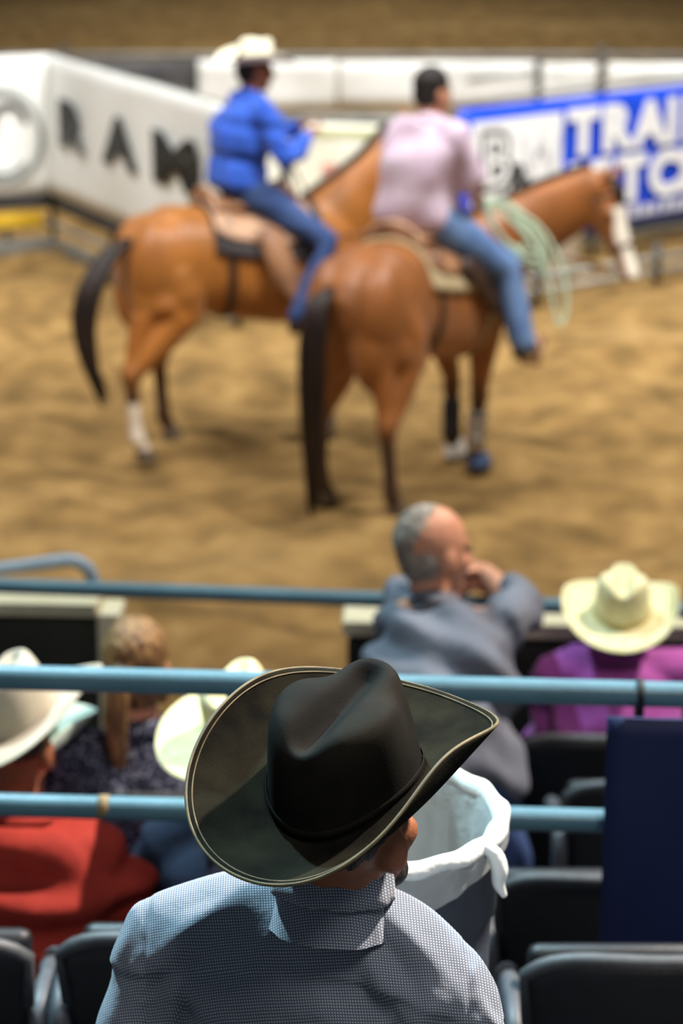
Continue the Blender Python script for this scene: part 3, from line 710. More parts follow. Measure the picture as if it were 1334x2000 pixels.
    if hs != 'none':
        Hc = [ell((-.018, 0, .045), (.100, .083, .094)), ell((-.045, 0, -.01), (.066, .076, .075))] if hs != 'ring' else []
        if hs == 'ring': Hc = [ell((-.030, 0, -.004), (.083, .0815, .060)), ell((-.060, 0, .03), (.055, .070, .070))]
        if hs == 'thin': Hc = [ell((-.026, .012, .040), (.092, .080, .095)), ell((-.045, 0, -.01), (.062, .076, .070))]
        if hs == 'nape': Hc = [ell((-.030, 0, .03), (.080, .0805, .060))]
        if hs == 'pony':
            Hc += [tube([(-.09, 0, .03), (-.135, .005, .0), (-.145, .01, -.09), (-.125, .012, -.19), (-.115, .012, -.26)], [.022, .034, .032, .024, .008], 12, 4, cap='round'),
                   ell((-.035, .0, -.03), (.066, .078, .075)), ell((-.01, .07, -.03), (.03, .02, .06)), ell((-.01, -.07, -.03), (.03, .02, .06))]
        if hs == 'long': Hc += [tube([(-.05, .03, 0), (-.085, .035, -.10), (-.085, .04, -.22)], [.06, .05, .03], 12, 3, cap='round'), tube([(-.05, -.03, 0), (-.085, -.035, -.10), (-.085, -.04, -.22)], [.06, .05, .03], 12, 3, cap='round')]
        Hc = [local(p, hc, Bh) for p in Hc]
        def hf_(A, N_):
            return A + N_ * (.0010 * (np.sin(A @ v3((190, 210, 30))) + np.sin(A @ v3((-160, 240, 60)))))[:, None]
        organic('hair', Hc, .008, st['hair'], root, 3, hf_)
    return root
def seated(hx, hy, hz, floor, yaw=0.0, lean=.03, hipdrop=.70, headyaw=None, arms='lap', spread=.0):
    """seated pose from the centre of the head; yaw 0 faces +Y, positive turns right"""
    fw = v3((math.sin(yaw), math.cos(yaw), 0)); lf = v3((-math.cos(yaw), math.sin(yaw), 0)); up = v3((0, 0, 1)); h = v3((hx, hy, hz))
    neck = h - up * .165 - fw * .02; pel = h - up * hipdrop - fw * lean; chest = pel * .42 + neck * .58 + fw * -.02
    sz = floor; J = dict(head=h, neck=neck, pel=pel, chest=chest)
    hy_ = yaw if headyaw is None else headyaw
    J['face'] = v3((math.sin(hy_), math.cos(hy_), 0))
    for S, k_ in (('L', 1), ('R', -1)):
        J['sh' + S] = neck - up * .055 + lf * .175 * k_ - fw * .005
        J['hip' + S] = pel + lf * .09 * k_ + fw * .02
        J['kn' + S] = pel + lf * (.14 + spread) * k_ + fw * .44 + up * .02
        J['an' + S] = v3((J['kn' + S][0], J['kn' + S][1], floor + .10)) - fw * .05
        J['to' + S] = J['an' + S] + fw * .16 - up * .03
        if arms == 'lap':
            J['el' + S] = J['sh' + S] - up * .27 + lf * .07 * k_ + fw * .04
            J['wr' + S] = J['el' + S] + fw * .22 - lf * .06 * k_ - up * .04
    return J

# ------------------------------------------------------------------ the man in the foreground
def seg_d(A, p, q):
    a = A[:, [0, 2]]; p = v3(p); q = v3(q); d = q - p; t = np.clip(((a - p) @ d) / (d @ d), 0, 1)
    return np.linalg.norm(a - (p + t[:, None] * d), axis=1), t
FOLDS = [((-.085, 2.715), (-.205, 2.645), .0035, .010), ((-.12, 2.70), (-.225, 2.615), .0055, .013), ((-.145, 2.665), (-.235, 2.565), -.006, .012),
         ((-.060, 2.70), (-.13, 2.58), .003, .012), ((.035, 2.700), (.115, 2.635), .0070, .011), ((.030, 2.685), (.100, 2.600), -.0065, .013),
         ((.025, 2.675), (.065, 2.585), .0045, .014), ((.12, 2.615), (.060, 2.54), .0075, .016), ((.135, 2.58), (.085, 2.50), -.007, .014),
         ((-.20, 2.60), (-.215, 2.50), .005, .010), ((-.225, 2.60), (-.245, 2.48), -.006, .010), ((-.03, 2.62), (.01, 2.50), .003, .02),
         ((-.24, 2.67), (-.29, 2.56), .0025, .006), ((.155, 2.61), (.195, 2.53), .003, .007), ((.165, 2.60), (.20, 2.54), -.003, .006)]
def man_shirt(A, N_):
    d = np.zeros(len(A)); back = np.clip((.45 - N_[:, 1]) / .5, 0, 1)
    for p, q, am, w in FOLDS:
        ds, t = seg_d(A, p, q); d += 1.5 * am * np.exp(-(ds / w) ** 2) * (np.sin(np.clip(t, .04, .96) * math.pi) ** .5)
    zs = 2.617 - .05 * A[:, 0] - .9 * (A[:, 0] + .03) ** 2 - .10 * np.clip(A[:, 0] - .02, 0, 1)
    st_ = np.clip((A[:, 2] - zs) / .004, -1, 1) * .5 + .5
    d += .0050 * st_ - .010 * np.clip((zs - A[:, 2]) / .07, 0, 1) ** .8 * np.clip((A[:, 0] + .17) / .04, 0, 1) * np.clip((.10 - A[:, 0]) / .04, 0, 1)
    # set-in sleeve seams
    for xs_, sg in ((-.238, -1), (.150, 1)):
        e = (A[:, 0] - xs_ - sg * .12 * (2.60 - A[:, 2]) * .3)
        d += -.0022 * np.exp(-(e / .0035) ** 2) + .0012 * np.exp(-((e - sg * .006) / .004) ** 2) * np.sin(A[:, 2] * 260)
    d += .0012 * (np.sin(A @ v3((38, 20, 61)) + 1) + np.sin(A @ v3((-47, 25, 33)) + 2))
    return A + N_ * (d * (.25 + .75 * back))[:, None]
HB = np.array([[.5878, -.8090, 0], [.8090, .5878, 0], [0, 0, 1]])      # 36 degrees to the right
hatup = unit((-.16, -.20, .967))
mJ = dict(head=v3((.006, 2.602, 2.867)) - hatup * .066 + v3((-.010, .022, -.004)), neck=(-.008, 2.675, 2.672), chest=(-.03, 2.720, 2.40), pel=(-.05, 2.585, 2.12),
          face=(.575, .79, .20), hup=(-.16, -.22, .96),
          shL=(-.212, 2.735, 2.598), shR=(.132, 2.650, 2.540), elL=(-.300, 2.76, 2.33), elR=(.200, 2.69, 2.27), wrL=(-.17, 2.98, 2.24), wrR=(.09, 2.92, 2.20),
          hipL=(-.14, 2.61, 2.10), hipR=(.04, 2.59, 2.10), knL=(-.20, 3.00, 2.12), knR=(.06, 2.90, 2.12), anL=(-.20, 2.96, 1.73), anR=(.06, 2.78, 1.73),
          toL=(-.20, 3.12, 1.68), toR=(.06, 2.93, 1.68))
man = person('person', 'man in blue-grey checked shirt seated in front, back to the camera, wearing the dark hat', mJ,
             dict(skin=M['skin_dark'], shirt=M['shirt'], jeans=M['jeans_dark'], hair=M['hair_dark'], s=.92, svox=.0050, ssm=26, shirt_fn=man_shirt,
                  own_collar=True, extra=[tube([(.0, 2.668, 2.655), (-.07, 2.682, 2.652), (-.15, 2.715, 2.622), (-.205, 2.73, 2.598)], [.060, .066, .074, .072], 14, 3, cap='round'), tube([(-.01, 2.668, 2.655), (.045, 2.667, 2.638), (.10, 2.655, 2.590), (.13, 2.65, 2.545)], [.060, .066, .070, .070], 14, 3, cap='round'), ell((-.03, 2.70, 2.57), (.17, .10, .10))], hairstyle='nape', floor=1.62, vox=.007, belt=M['leather_dark']))
def cloth_uv(o):
    A = verts_of(o); me = o.data; uv = me.uv_layers.new(name='cloth')
    li = np.empty(len(me.loops), int); me.loops.foreach_get('vertex_index', li); P = A[li]
    U = np.stack([P[:, 0] + .12 * P[:, 2], .62 * P[:, 1] + .80 * P[:, 2]], 1); uv.data.foreach_set('uv', U.astype(np.float32).ravel())
shirt_o = [c for c in man.children if c.name.startswith('shirt')][0]
cloth_uv(shirt_o)
# stand-and-fall collar, open at the throat
def man_collar():
    nk = v3((-.010, 2.640, 2.728)); T = unit((.10, .20, 1)); f0 = unit((.35, .94, 0)); f0 = unit(f0 - T * np.dot(f0, T)); l0 = np.cross(T, f0)
    prof = [(-.060, .070, 0), (-.03, .066, 0), (.0, .063, 0), (.030, .060, 0), (.037, .063, 0), (.035, .067, 0), (.020, .070, .0), (.002, .0725, .0), (-.012, .0745, .0), (-.0135, .072, 0), (.002, .070, 0)]
    rings = []
    for h, r, _ in prof:
        ring = []
        for a in np.linspace(R(38), R(322), 70):           # 0 = throat
            fr = min((a - R(38)), (R(322) - a)) / R(28); fr = min(fr, 1)
            flare = (1 - fr) * .008; hh = h + (1 - fr) * (.010 if h > .02 else -.012 if -.03 < h < 0.01 and r > .07 else 0)
            wob = .0015 * math.sin(a * 9 + h * 60)
            ring.append(nk + T * hh + (f0 * math.cos(a) * 1.08 + l0 * math.sin(a)) * (r + flare + wob))
        rings.append(ring)
    V, F = loft(rings, cap=False, closed=False)
    o = mesh('collar', (V, F), M['shirt'], shirt_o); cloth_uv(o); return o
man_collar()
# short beard along the jaw
Bh_ = frame(mJ['face'], mJ['hup']) * .92
bd = [local(p, mJ['head'], Bh_) for p in [ell((.056, 0, -.098), (.030, .034, .022)), ell((.044, -.034, -.084), (.026, .016, .020)), ell((.044, .034, -.084), (.026, .016, .020)), ell((.088, 0, -.048), (.010, .026, .007))]]
organic('beard', bd, .006, M['hair_dark'], man, 2)

# ------------------------------------------------------------------ horses
TRX = [-.82, -.76, -.66, -.50, -.30, -.08, .12, .30, .44, .58, .70, .79]
TRT = [1.24, 1.34, 1.44, 1.505, 1.485, 1.435, 1.415, 1.43, 1.475, 1.42, 1.28, 1.14]
TRB = [1.08, .93, .84, .83, .83, .78, .74, .72, .74, .78, .86, .98]
TRW = [.09, .19, .265, .300, .290, .285, .300, .290, .262, .235, .195, .10]
def trunk(x):
    return np.interp(x, TRX, TRT), np.interp(x, TRX, TRB), np.interp(x, TRX, TRW)
def trunk_pt(x, a, off=0.0):
    """a = angle from the spine, positive to the left"""
    t, b, w = trunk(x); c, h = (t + b) / 2, (t - b) / 2
    sa, ca = math.sin(a), math.cos(a); e = .86
    return v3((x, (w + off) * math.copysign(abs(sa) ** e, sa), c + (h + off) * math.copysign(abs(ca) ** e, ca)))
class Horse:
    def __init__(s, o, heading):
        s.o = v3(o); a = R(heading); s.B = np.array([[math.cos(a), -math.sin(a), 0], [math.sin(a), math.cos(a), 0], [0, 0, 1]])
    def w(s, p): return s.o + s.B @ v3(p)
    def W(s, VF): return [tuple(s.o + s.B @ v3(p)) for p in VF[0]], VF[1]
    def dirw(s, d): return s.B @ v3(d)
def horse(name, label, H, legs, neck, head_dir, coat, head_roll=0.0, tail=None, wraps=None, marks=None):
    root = empty(name, H.o, label, 'horse', 'saddled horses in the arena')
    P = [loft([[trunk_pt(x, a) for a in np.linspace(0, 2 * math.pi, 32, endpoint=False)] for x in np.interp(np.linspace(0, 11, 34), range(12), TRX)])]
    for sy in (1, -1):
        P.append(ell((-.60, sy * .155, 1.14), (.215, .155, .30), n=20, m=14)); P.append(ell((-.66, sy * .145, .96), (.155, .130, .25)))
        P.append(ell((.52, sy * .145, 1.08), (.19, .105, .26)))
    P.append(ell((.68, 0, 1.04), (.13, .19, .18)))
    for k, lg in legs.items():
        sy = 1 if k[1] == 'L' else -1
        if k[0] == 'H':
            hip, stf, hock, fet, hoof = [v3(p) for p in lg]
            P.append(tube([hip, stf * .6 + hip * .4, stf], [.17, .165, .125], 14, cap='round'))
            P.append(tube([(hip + stf) / 2 - (.08, 0, .06), stf - (.05, 0, .04), stf * .5 + hock * .5, stf * .18 + hock * .82, hock], [.16, .135, .098, .068, .066], 14, cap='round'))
            P.append(tube([hip - (.10, 0, .15), hock * .45 + hip * .55 - (.07, 0, 0), hock * .85 + hip * .15 - (.035, 0, 0), hock - (.025, 0, -.02)], [.13, .085, .042, .042], 10, cap='round'))
        else:
            sh, elb, hock, fet, hoof = [v3(p) for p in lg]
            P.append(tube([sh, elb, elb * .55 + hock * .45, hock + (0, 0, .06), hock], [.135, .105, .078, .056, .060], 14, cap='round'))
        P.append(tube([hock, hock * .75 + fet * .25, fet * .75 + hock * .25, fet, fet * .4 + hoof * .6 + (0, 0, .03), hoof + (0, 0, .05)], [.060, .047, .042, .054, .044, .050], 12, cap='round'))
    nk = [v3(p) for p in neck]                       # (base, mid, poll)
    C = catmull(nk, 6); hh = [x[0] for x in catmull([(q, 0, 0) for q in (.295, .215, .145)], 6)]; ww = [x[0] for x in catmull([(q, 0, 0) for q in (.165, .110, .082)], 6)]
    rings = []
    for i, p in enumerate(C):
        T = unit(C[min(i + 1, len(C) - 1)] - C[max(i - 1, 0)]); l = unit(np.cross((0, 0, 1), T)); u = np.cross(T, l)
        rings.append([p + l * ww[i] * math.cos(a) + u * hh[i] * math.sin(a) for a in np.linspace(0, 2 * math.pi, 20, endpoint=False)])
    P.append(loft(rings)); P.append(ell(C[-1], (.11, .085, .11)))
    poll = nk[2]; Bd = frame(head_dir, v3((0, 0, 1)) + 0 * poll)   # forward = along the face toward the muzzle
    hx = lambda p: poll + Bd @ v3(p)
    # sections down the face: (distance, half width, depth above axis, depth below)
    sec = [(-.06, .060, .05, .06), (.0, .088, .085, .09), (.08, .104, .088, .120), (.17, .106, .078, .140), (.27, .086, .066, .112), (.37, .066, .056, .080), (.46, .060, .050, .066), (.53, .062, .048, .066), (.575, .050, .036, .050)]
    rings = []
    for d, w_, t_, b_ in sec:
        rings.append([hx((d, w_ * math.cos(a), (t_ if math.sin(a) > 0 else b_) * math.sin(a))) for a in np.linspace(0, 2 * math.pi, 20, endpoint=False)])
    P.append(loft(rings))
    for sy in (1, -1):
        P.append(ell(hx((.13, sy * .055, -.085)), (.085, .04, .075), Bd)); P.append(ell(hx((.545, sy * .04, .012)), (.022, .016, .018), Bd)); P.append(ell(hx((.165, sy * .088, .048)), (.035, .022, .02), Bd))
        e0 = hx((-.02, sy * .055, .06)); P.append(tube([e0, e0 + Bd @ v3((-.055, sy * .012, .050)), e0 + Bd @ v3((-.105, sy * .016, .082))], [.030, .032, .006], 10, cap='round', flat=.6))
    P = [H.W(p) for p in P]
    body = organic('body', P, .0145, M['coat'], root, 7)
    # coat colour and markings (own colours of the animal)
    A = (verts_of(body) - H.o) @ H.B; cols = np.zeros((len(A), 3)); base = np.array(coat[0][:3]); dark = np.array(coat[1][:3]); light = np.array(coat[2][:3])
    nz = .5 + .5 * np.sin(A @ v3((5, 7, 4)) + 1.3) * np.sin(A @ v3((-4, 6, 7)))
    cols[:] = base * (1 - .35 * nz[:, None]) + light * (.35 * nz[:, None])
    k = np.clip((.62 - A[:, 2]) / .22, 0, 1)[:, None]; cols = cols * (1 - k) + dark * k
    q = (A - poll) @ Bd
    onhead = (q[:, 0] > .02) & (q[:, 0] < .62) & (np.abs(q[:, 1]) < .14) & (np.abs(q[:, 2]) < .2)
    if marks:
        wb, d0, d1 = marks['blaze']
        wm = onhead & (q[:, 2] > .012) & (np.abs(q[:, 1]) < wb) & (q[:, 0] > d0) & (q[:, 0] < d1)
        cols[wm] = np.array(rgb(236, 226, 208)[:3])
        mz = onhead & (q[:, 0] > .535); cols[mz & ~wm] = np.array(rgb(120, 84, 66)[:3])
        for fx, fy, zt in marks.get('socks', ()):
            m_ = (np.hypot(A[:, 0] - fx, A[:, 1] - fy) < .11) & (A[:, 2] < zt); cols[m_] = np.array(rgb(226, 212, 192)[:3])
    paint(body, cols)
    for sy in (1, -1): mesh('eye', H.W(ell(hx((.165, sy * .098, .040)), (.017, .010, .015), Bd, 12, 8)), M['eye'], body)
    for k_, lg in legs.items():
        h = v3(lg[4]); fd = unit((v3(lg[4]) - v3(lg[3])) * (1, 1, 0) + (1e-3, 0, 0))
        rr = [[(h[0] + fd[0] * s_ + r * math.cos(a), h[1] + fd[1] * s_ + r * math.sin(a), z) for a in np.linspace(0, 2 * math.pi, 18, endpoint=False)] for s_, r, z in ((.012, .066, -.012), (.012, .066, .004), (.004, .056, .045), (0, .050, .072), (0, .03, .076))]
        mesh('hoof', H.W(loft(rr)), M['hoof'], root)
        if wraps and k_ in wraps:
            hock, fet = v3(lg[2]), v3(lg[3]); m1, m2 = wraps[k_]
            lw = mesh('leg_boot', H.W(tube([hock * .72 + fet * .28, hock * .5 + fet * .5, fet * .8 + hock * .2, fet * .97 + hock * .03], [.060, .059, .057, .064], 14)), m1, root)
            if m2: mesh('bell_boot', H.W(tube([fet - (0, 0, .02), h + (0, 0, .07), h + (0, 0, .025)], [.050, .066, .084], 16)), m2, root)
            for t_ in (.38, .6, .82):
                c_ = hock * (1 - t_) + fet * t_; d_ = unit(fet - hock) * .009
                mesh('boot_strap', H.W(tube([c_ - d_, c_ + d_], .062, 14)), M['black_leather'], lw)
    # mane: locks falling from the crest
    rng = random.Random(5); L_ = []
    for i in range(2, len(C) * 3):
        f_ = i / (len(C) * 3) * (len(C) - 1); i0 = int(f_); i1 = min(i0 + 1, len(C) - 1); g_ = f_ - i0; p = C[i0] * (1 - g_) + C[i1] * g_; hgt = hh[i0] * (1 - g_) + hh[i1] * g_
        T = unit(C[i1] - C[max(i0 - 1, 0)]); l = unit(np.cross((0, 0, 1), T)); u = np.cross(T, l); a_ = p + u * (hgt + .004); sd = 1
        L_.append(tube([a_ - u * .01, a_ + u * .012 + l * sd * .03, a_ + l * sd * (.085 + rng.uniform(-.01, .01)) - u * .07, a_ + l * sd * .105 - u * (.16 + rng.uniform(0, .06)) + T * rng.uniform(-.02, .02)], [.012, .02, .016, .004], 6, 2))
    mesh('mane', H.W(join(L_)), M['tail_hair'], root)
    mesh('forelock', H.W(join([tube([hx((-.04, y_, .085)), hx((.05, y_ * 1.2, .10)), hx((.13, y_ * 1.5, .085))], [.014, .016, .004], 6, 2) for y_ in (-.03, -.01, .01, .03)])), M['tail_hair'], root)
    # tail in world space
    tp = [v3(p) for p in tail]; L_ = []
    n = 34
    for i in range(n):
        a_ = i * 2.399; rr_ = math.sqrt((i + .5) / n); pts = []; rad = []
        for j, p in enumerate(tp):
            sp = (.024, .056, .072, .070, .050, .030)[min(j, 5)] * rr_
            pts.append(p + v3((math.cos(a_) * sp, math.sin(a_) * sp * .8, 0 if j < len(tp) - 1 else rng.uniform(-.06, .12)))); rad.append((.012, .017, .018, .017, .013, .004)[min(j, 5)])
        L_.append(tube(pts, rad, 6, 3))
    mesh('tail', join(L_), M['tail_hair'], root)
    # bridle
    def loop(d, sw, st_, sb, r=.009):
        return tube([hx((d, sw * math.cos(a), (st_ if math.sin(a) > 0 else sb) * math.sin(a))) for a in np.linspace(0, 2 * math.pi, 22)], r, 6)
    br = mesh('bridle', H.W(join([loop(.36, .074, .064, .088), loop(.045, .104, .098, .118)] + [tube([hx((.05, sy * .104, .0)), hx((.2, sy * .108, -.02)), hx((.36, sy * .074, -.02)), hx((.50, sy * .066, -.03))], .008, 6, 3) for sy in (1, -1)])), M['strap'], root)
    for sy in (1, -1):
        mesh('bit_ring', H.W(tube([hx((.50 + .026 * math.cos(a), sy * .070, -.035 + .026 * math.sin(a))) for a in np.linspace(0, 2 * math.pi, 16)], .005, 6)), M['metal'], br)
    mesh('rein', H.W(tube([hx((.50, .07, -.06)), nk[1] + (.12, .12, -.20), nk[0] + (.02, .20, .10), (.30, .06, 1.72)], .008, 6, 6)), M['strap'], br)
    mesh('rein', H.W(tube([hx((.50, -.07, -.06)), nk[1] + (.12, -.12, -.20), nk[0] + (.02, -.20, .10), (.30, .02, 1.72)], .008, 6, 6)), M['strap'], br)
    return root
def patch(x0, x1, a0, a1, off, th, nx=16, na=28, edge=None):
    """thick sheet lying over the horse's back"""
    V, F = [], []
    for k_ in (0, 1):
        for i in range(nx + 1):
            x = x0 + (x1 - x0) * i / nx
            for j in range(na + 1):
                a = a0 + (a1 - a0) * j / na
                e = edge(i / nx, j / na) if edge else 1.0
                V.append(trunk_pt(x, a * e, off + k_ * th))
    m = (nx + 1) * (na + 1)
    for i in range(nx):
        for j in range(na):
            p = i * (na + 1) + j; F.append((p, p + 1, p + na + 2, p + na + 1)); F.append((m + p, m + p + na + 1, m + p + na + 2, m + p + 1))
    for i in range(nx):
        for j in (0, na):
            p = i * (na + 1) + j; F.append((p, p + na + 1, m + p + na + 1, m + p))
    for j in range(na):
        for i in (0, nx):
            p = i * (na + 1) + j; F.append((p, p + 1, m + p + 1, m + p))
    return V, F
def saddle(H, pad_m, skirt_m, fend_m, lab_pad, lab_sad, fx=.16):
    pd = empty('saddle_pad', H.w((0, 0, 1.42)), lab_pad, 'saddle pad')
    mesh('pad', H.W(patch(-.30, .42, -R(78), R(78), .004, .022)), pad_m, pd)
    mesh('wear_strip', H.W(patch(.02, .30, -R(70), R(70), .027, .003, 8)), M['leather_dark'], pd)
    sd = empty('saddle', H.w((0, 0, 1.46)), lab_sad, 'saddle')
    rnd = lambda u, v: 1.0 - .30 * (max(0, (abs(u - .45) - .25)) / .3) ** 2
    sk = mesh('skirt', H.W(patch(-.29, .36, -R(62), R(62), .031, .008, 18, 28, rnd)), skirt_m, sd)
    for sy in (1, -1):
        cc = trunk_pt(-.20, sy * R(44), .043); mesh('concho', H.W(ell(cc, (.022, .010, .022), n=10, m=6)), M['metal'], sk)
        mesh('saddle_string', H.W(tube([cc, cc + (-.01, sy * .02, -.10), cc + (.0, sy * .03, -.24)], .005, 6, 3)), M['leather_tan'], sk)
    # tree: seat with cantle behind and swell in front
    rings = []
    for x, zc, w_, lift in ((-.27, 1.56, .17, .085), (-.25, 1.585, .19, .10), (-.21, 1.555, .19, .055), (-.14, 1.525, .185, .02), (-.02, 1.515, .17, .0), (.10, 1.53, .15, .0), (.17, 1.57, .15, .02), (.22, 1.60, .165, .035), (.26, 1.59, .16, .02), (.29, 1.55, .13, .0)):
        ring = []
        for a in np.linspace(0, 2 * math.pi, 26, endpoint=False):
            y = w_ * math.cos(a); top = zc + .010 * math.sin(a) if math.sin(a) >= 0 else zc - .13 * -math.sin(a)
            top += -lift * (abs(math.cos(a)) ** 2.2) * (1 if math.sin(a) >= 0 else .4)
            ring.append((x, y, top))
        rings.append(ring)
    seat = mesh('seat', H.W(loft(rings)), M['leather'], sd)
    cr = [(-.262, .185 * math.cos(a), 1.475 + .115 * math.sin(a)) for a in np.linspace(R(5), R(175), 16)]
    mesh('cantle_roll', H.W(tube(cr, .016, 8)), M['leather_tan'], seat)
    mesh('horn', H.W(join([tube([(.245, 0, 1.59), (.27, 0, 1.66), (.285, 0, 1.695)], [.034, .022, .022], 12, cap='round'), ell((.292, 0, 1.705), (.040, .036, .012))])), M['leather_dark'], sd)
    for sy in (1, -1):
        fe = mesh('fender', H.W(loft([[(.02 + f * fx + w_ * c, sy * (y + t), z) for c, t in ((-1, 0), (1, 0), (1, .012), (-1, .012))] for f, y, z, w_ in ((0, .30, 1.38, .07), (.35, .330, 1.22, .09), (.75, .360, 1.04, .09), (1.05, .405, .94, .045), (1.25, .455, .865, .030))])), fend_m, sd)
        c_ = (fx + .075, sy * .475, .775)
        mesh('stirrup', H.W(tube([(c_[0] + .0, c_[1] + .066 * math.cos(a), c_[2] + .085 * math.sin(a) if math.sin(a) > -.6 else c_[2] - .055) for a in np.linspace(0, 2 * math.pi, 24)], .016, 8, flat=1.6)), M['leather_tan'], fe)
    mesh('cinch', H.W(patch(.30, .38, R(60), R(300), .004, .010, 4, 40)), M['pad_cream'], sd)
    mesh('back_cinch', H.W(patch(-.22, -.17, R(60), R(300), .004, .008, 3, 40)), M['leather_dark'], sd)
    mesh('breast_collar', H.W(tube([trunk_pt(.32, R(70), .03), (.58, .25, 1.14), (.76, .10, 1.06), (.80, 0, 1.04), (.76, -.10, 1.06), (.58, -.25, 1.14), trunk_pt(.32, -R(70), .03)], .018, 8, 5, flat=.5)), M['leather'], sd)
    return sd
def stand_legs(hl, hr, fl, fr):
    """hooves given as (x, y); joints above follow"""
    out = {}
    for k_, (x, y), sy in (('HL', hl, 1), ('HR', hr, -1)):
        out[k_] = [(-.54, sy * .155, 1.12), (-.42 + (x + .6) * .4, sy * .185 + (y - sy * .17) * .25, .88), (x - .075, y * .8 + sy * .035, .52), (x - .045, y, .135), (x, y, 0)]
    for k_, (x, y), sy in (('FL', fl, 1), ('FR', fr, -1)):
        out[k_] = [(.56, sy * .145, 1.05), (.47, sy * .155, .84), (x - .02, y * .5 + sy * .075, .46), (x - .035, y, .135), (x + .01, y, 0)]
    return out
SORREL = (rgb(162, 98, 38), rgb(70, 42, 24), rgb(192, 128, 52)); CHEST = (rgb(148, 88, 38), rgb(64, 38, 22), rgb(172, 106, 46))
HB_ = Horse((-.59, 14.69, 0), 24); HF_ = Horse((.444, 13.64, 0), 55)
horse('horse', 'golden sorrel horse standing behind, its tail swung out to the left', HB_,
      stand_legs((-.44, .20), (-.765, -.22), (.58, .13), (.46, -.13)), [(.50, 0, 1.20), (.86, 0, 1.52), (1.10, .05, 1.82)], (.55, .10, -.83), SORREL,
      tail=[(-1.27, 14.30, 1.33), (-1.37, 14.20, 1.27), (-1.475, 14.08, 1.10), (-1.525, 14.03, .90), (-1.50, 14.0, .66), (-1.42, 13.98, .42)],
      wraps={'FL': (M['wrap_white'], None), 'FR': (M['wrap_white'], None)}, marks=dict(blaze=(.03, .12, .5), socks=((-.79, -.22, .36),)))
horse('horse', 'chestnut horse in front with a white blaze, seen from its right rear', HF_,
      stand_legs((-.56, .26), (-.60, -.25), (.60, .12), (.48, -.12)), [(.50, -.02, 1.20), (.83, -.26, 1.44), (1.045, -.60, 1.665)], (.0, -.36, -.84), CHEST,
      tail=[(-.06, 13.02, 1.30), (-.13, 12.93, 1.22), (-.155, 12.90, 1.0), (-.16, 12.90, .70), (-.16, 12.92, .36), (-.16, 12.93, .06)],
      wraps={'FL': (M['wrap_black'], M['wrap_white']), 'FR': (M['wrap_white'], M['wrap_blue'])}, marks=dict(blaze=(.075, .13, .56), socks=()))
saddle(HB_, M['pad_dark'], M['leather_tan'], M['leather'], 'charcoal saddle pad under the tan saddle of the rear horse', 'tan leather western saddle under the rider in blue', .16)
saddle(HF_, M['pad_cream'], M['leather'], M['leather_dark'], 'cream wool saddle pad on the chestnut horse in front', 'brown leather western saddle under the rider in pink', .38)

# ------------------------------------------------------------------ riders
def rider(H, lean=(0, 0), twist=0.0, head_yaw=0.0, look=0.0, arms=None, knees=(.34, .34), feet=(.22, .24), up=0.0):
    w = H.w; pel = v3((-.06, 0, 1.625 + up)); neck = pel + v3((lean[0], lean[1], .50)); chest = pel * .44 + neck * .56 + v3((-.035, 0, 0))
    hd = neck + v3((.035, 0, .165)); ct, st_ = math.cos(twist), math.sin(twist)
    J = dict(pel=w(pel), neck=w(neck), chest=w(chest), head=w(hd), face=H.dirw((math.cos(head_yaw), math.sin(head_yaw), look)))
    for S, sy, kx, fx in (('L', 1, knees[0], feet[0]), ('R', -1, knees[1], feet[1])):
        J['sh' + S] = w(neck + v3((-st_ * .18 * sy, ct * .18 * sy, -.055)))
        J['hip' + S] = w(pel + v3((.02, sy * .10, -.02))); J['kn' + S] = w((kx, sy * .365, 1.27 + up)); J['an' + S] = w((fx, sy * .46, .85 + up * .5)); J['to' + S] = w((fx + .15, sy * .49, .83))
        J['el' + S] = w(arms[S][0]); J['wr' + S] = w(arms[S][1])
    return J
bJ = rider(HB_, (.10, 0), 0, -.1, -.05, dict(L=((.24, .27, 1.82), (.40, .10, 1.92)), R=((.14, -.33, 1.78), (.33, -.19, 1.89))), (.40, .40), (.16, .16))
person('person', 'rider in royal blue shirt and cream hat on the rear horse', bJ,
       dict(skin=M['skin_dark'], shirt=M['blue_shirt'], jeans=M['jeans_dark'], hair=M['hair_dark'], s=1.10, seed=3, fold=.005, belly=.03, inf=.012), 'mounted riders')
hb = v3(bJ['head']); hat('cowboy_hat', 'cream straw cowboy hat on the mounted rider in blue', hb + (0, 0, .048), R(90 - 24), -.04, .03, WHITE, .104, .03, .70, .70, .06, .0, 2.0, 1.4, .112, .015, H=.135, nphi=72)
pJ = rider(HF_, (.06, -.06), -.10, -.35, -.05, dict(L=((.20, .27, 1.84), (.34, .08, 1.74)), R=((.06, -.31, 1.83), (.30, -.20, 1.68))), (.36, .36), (.34, .40))
person('person', 'bareheaded rider in pale pink shirt on the blazed chestnut horse', pJ,
       dict(skin=M['skin'], shirt=M['pink_shirt'], jeans=M['jeans'], hair=M['hair_dark'], s=1.10, seed=5, fold=.006, belly=.06, curl=1.1, inf=.030, legs=1.18, half=True), 'mounted riders')
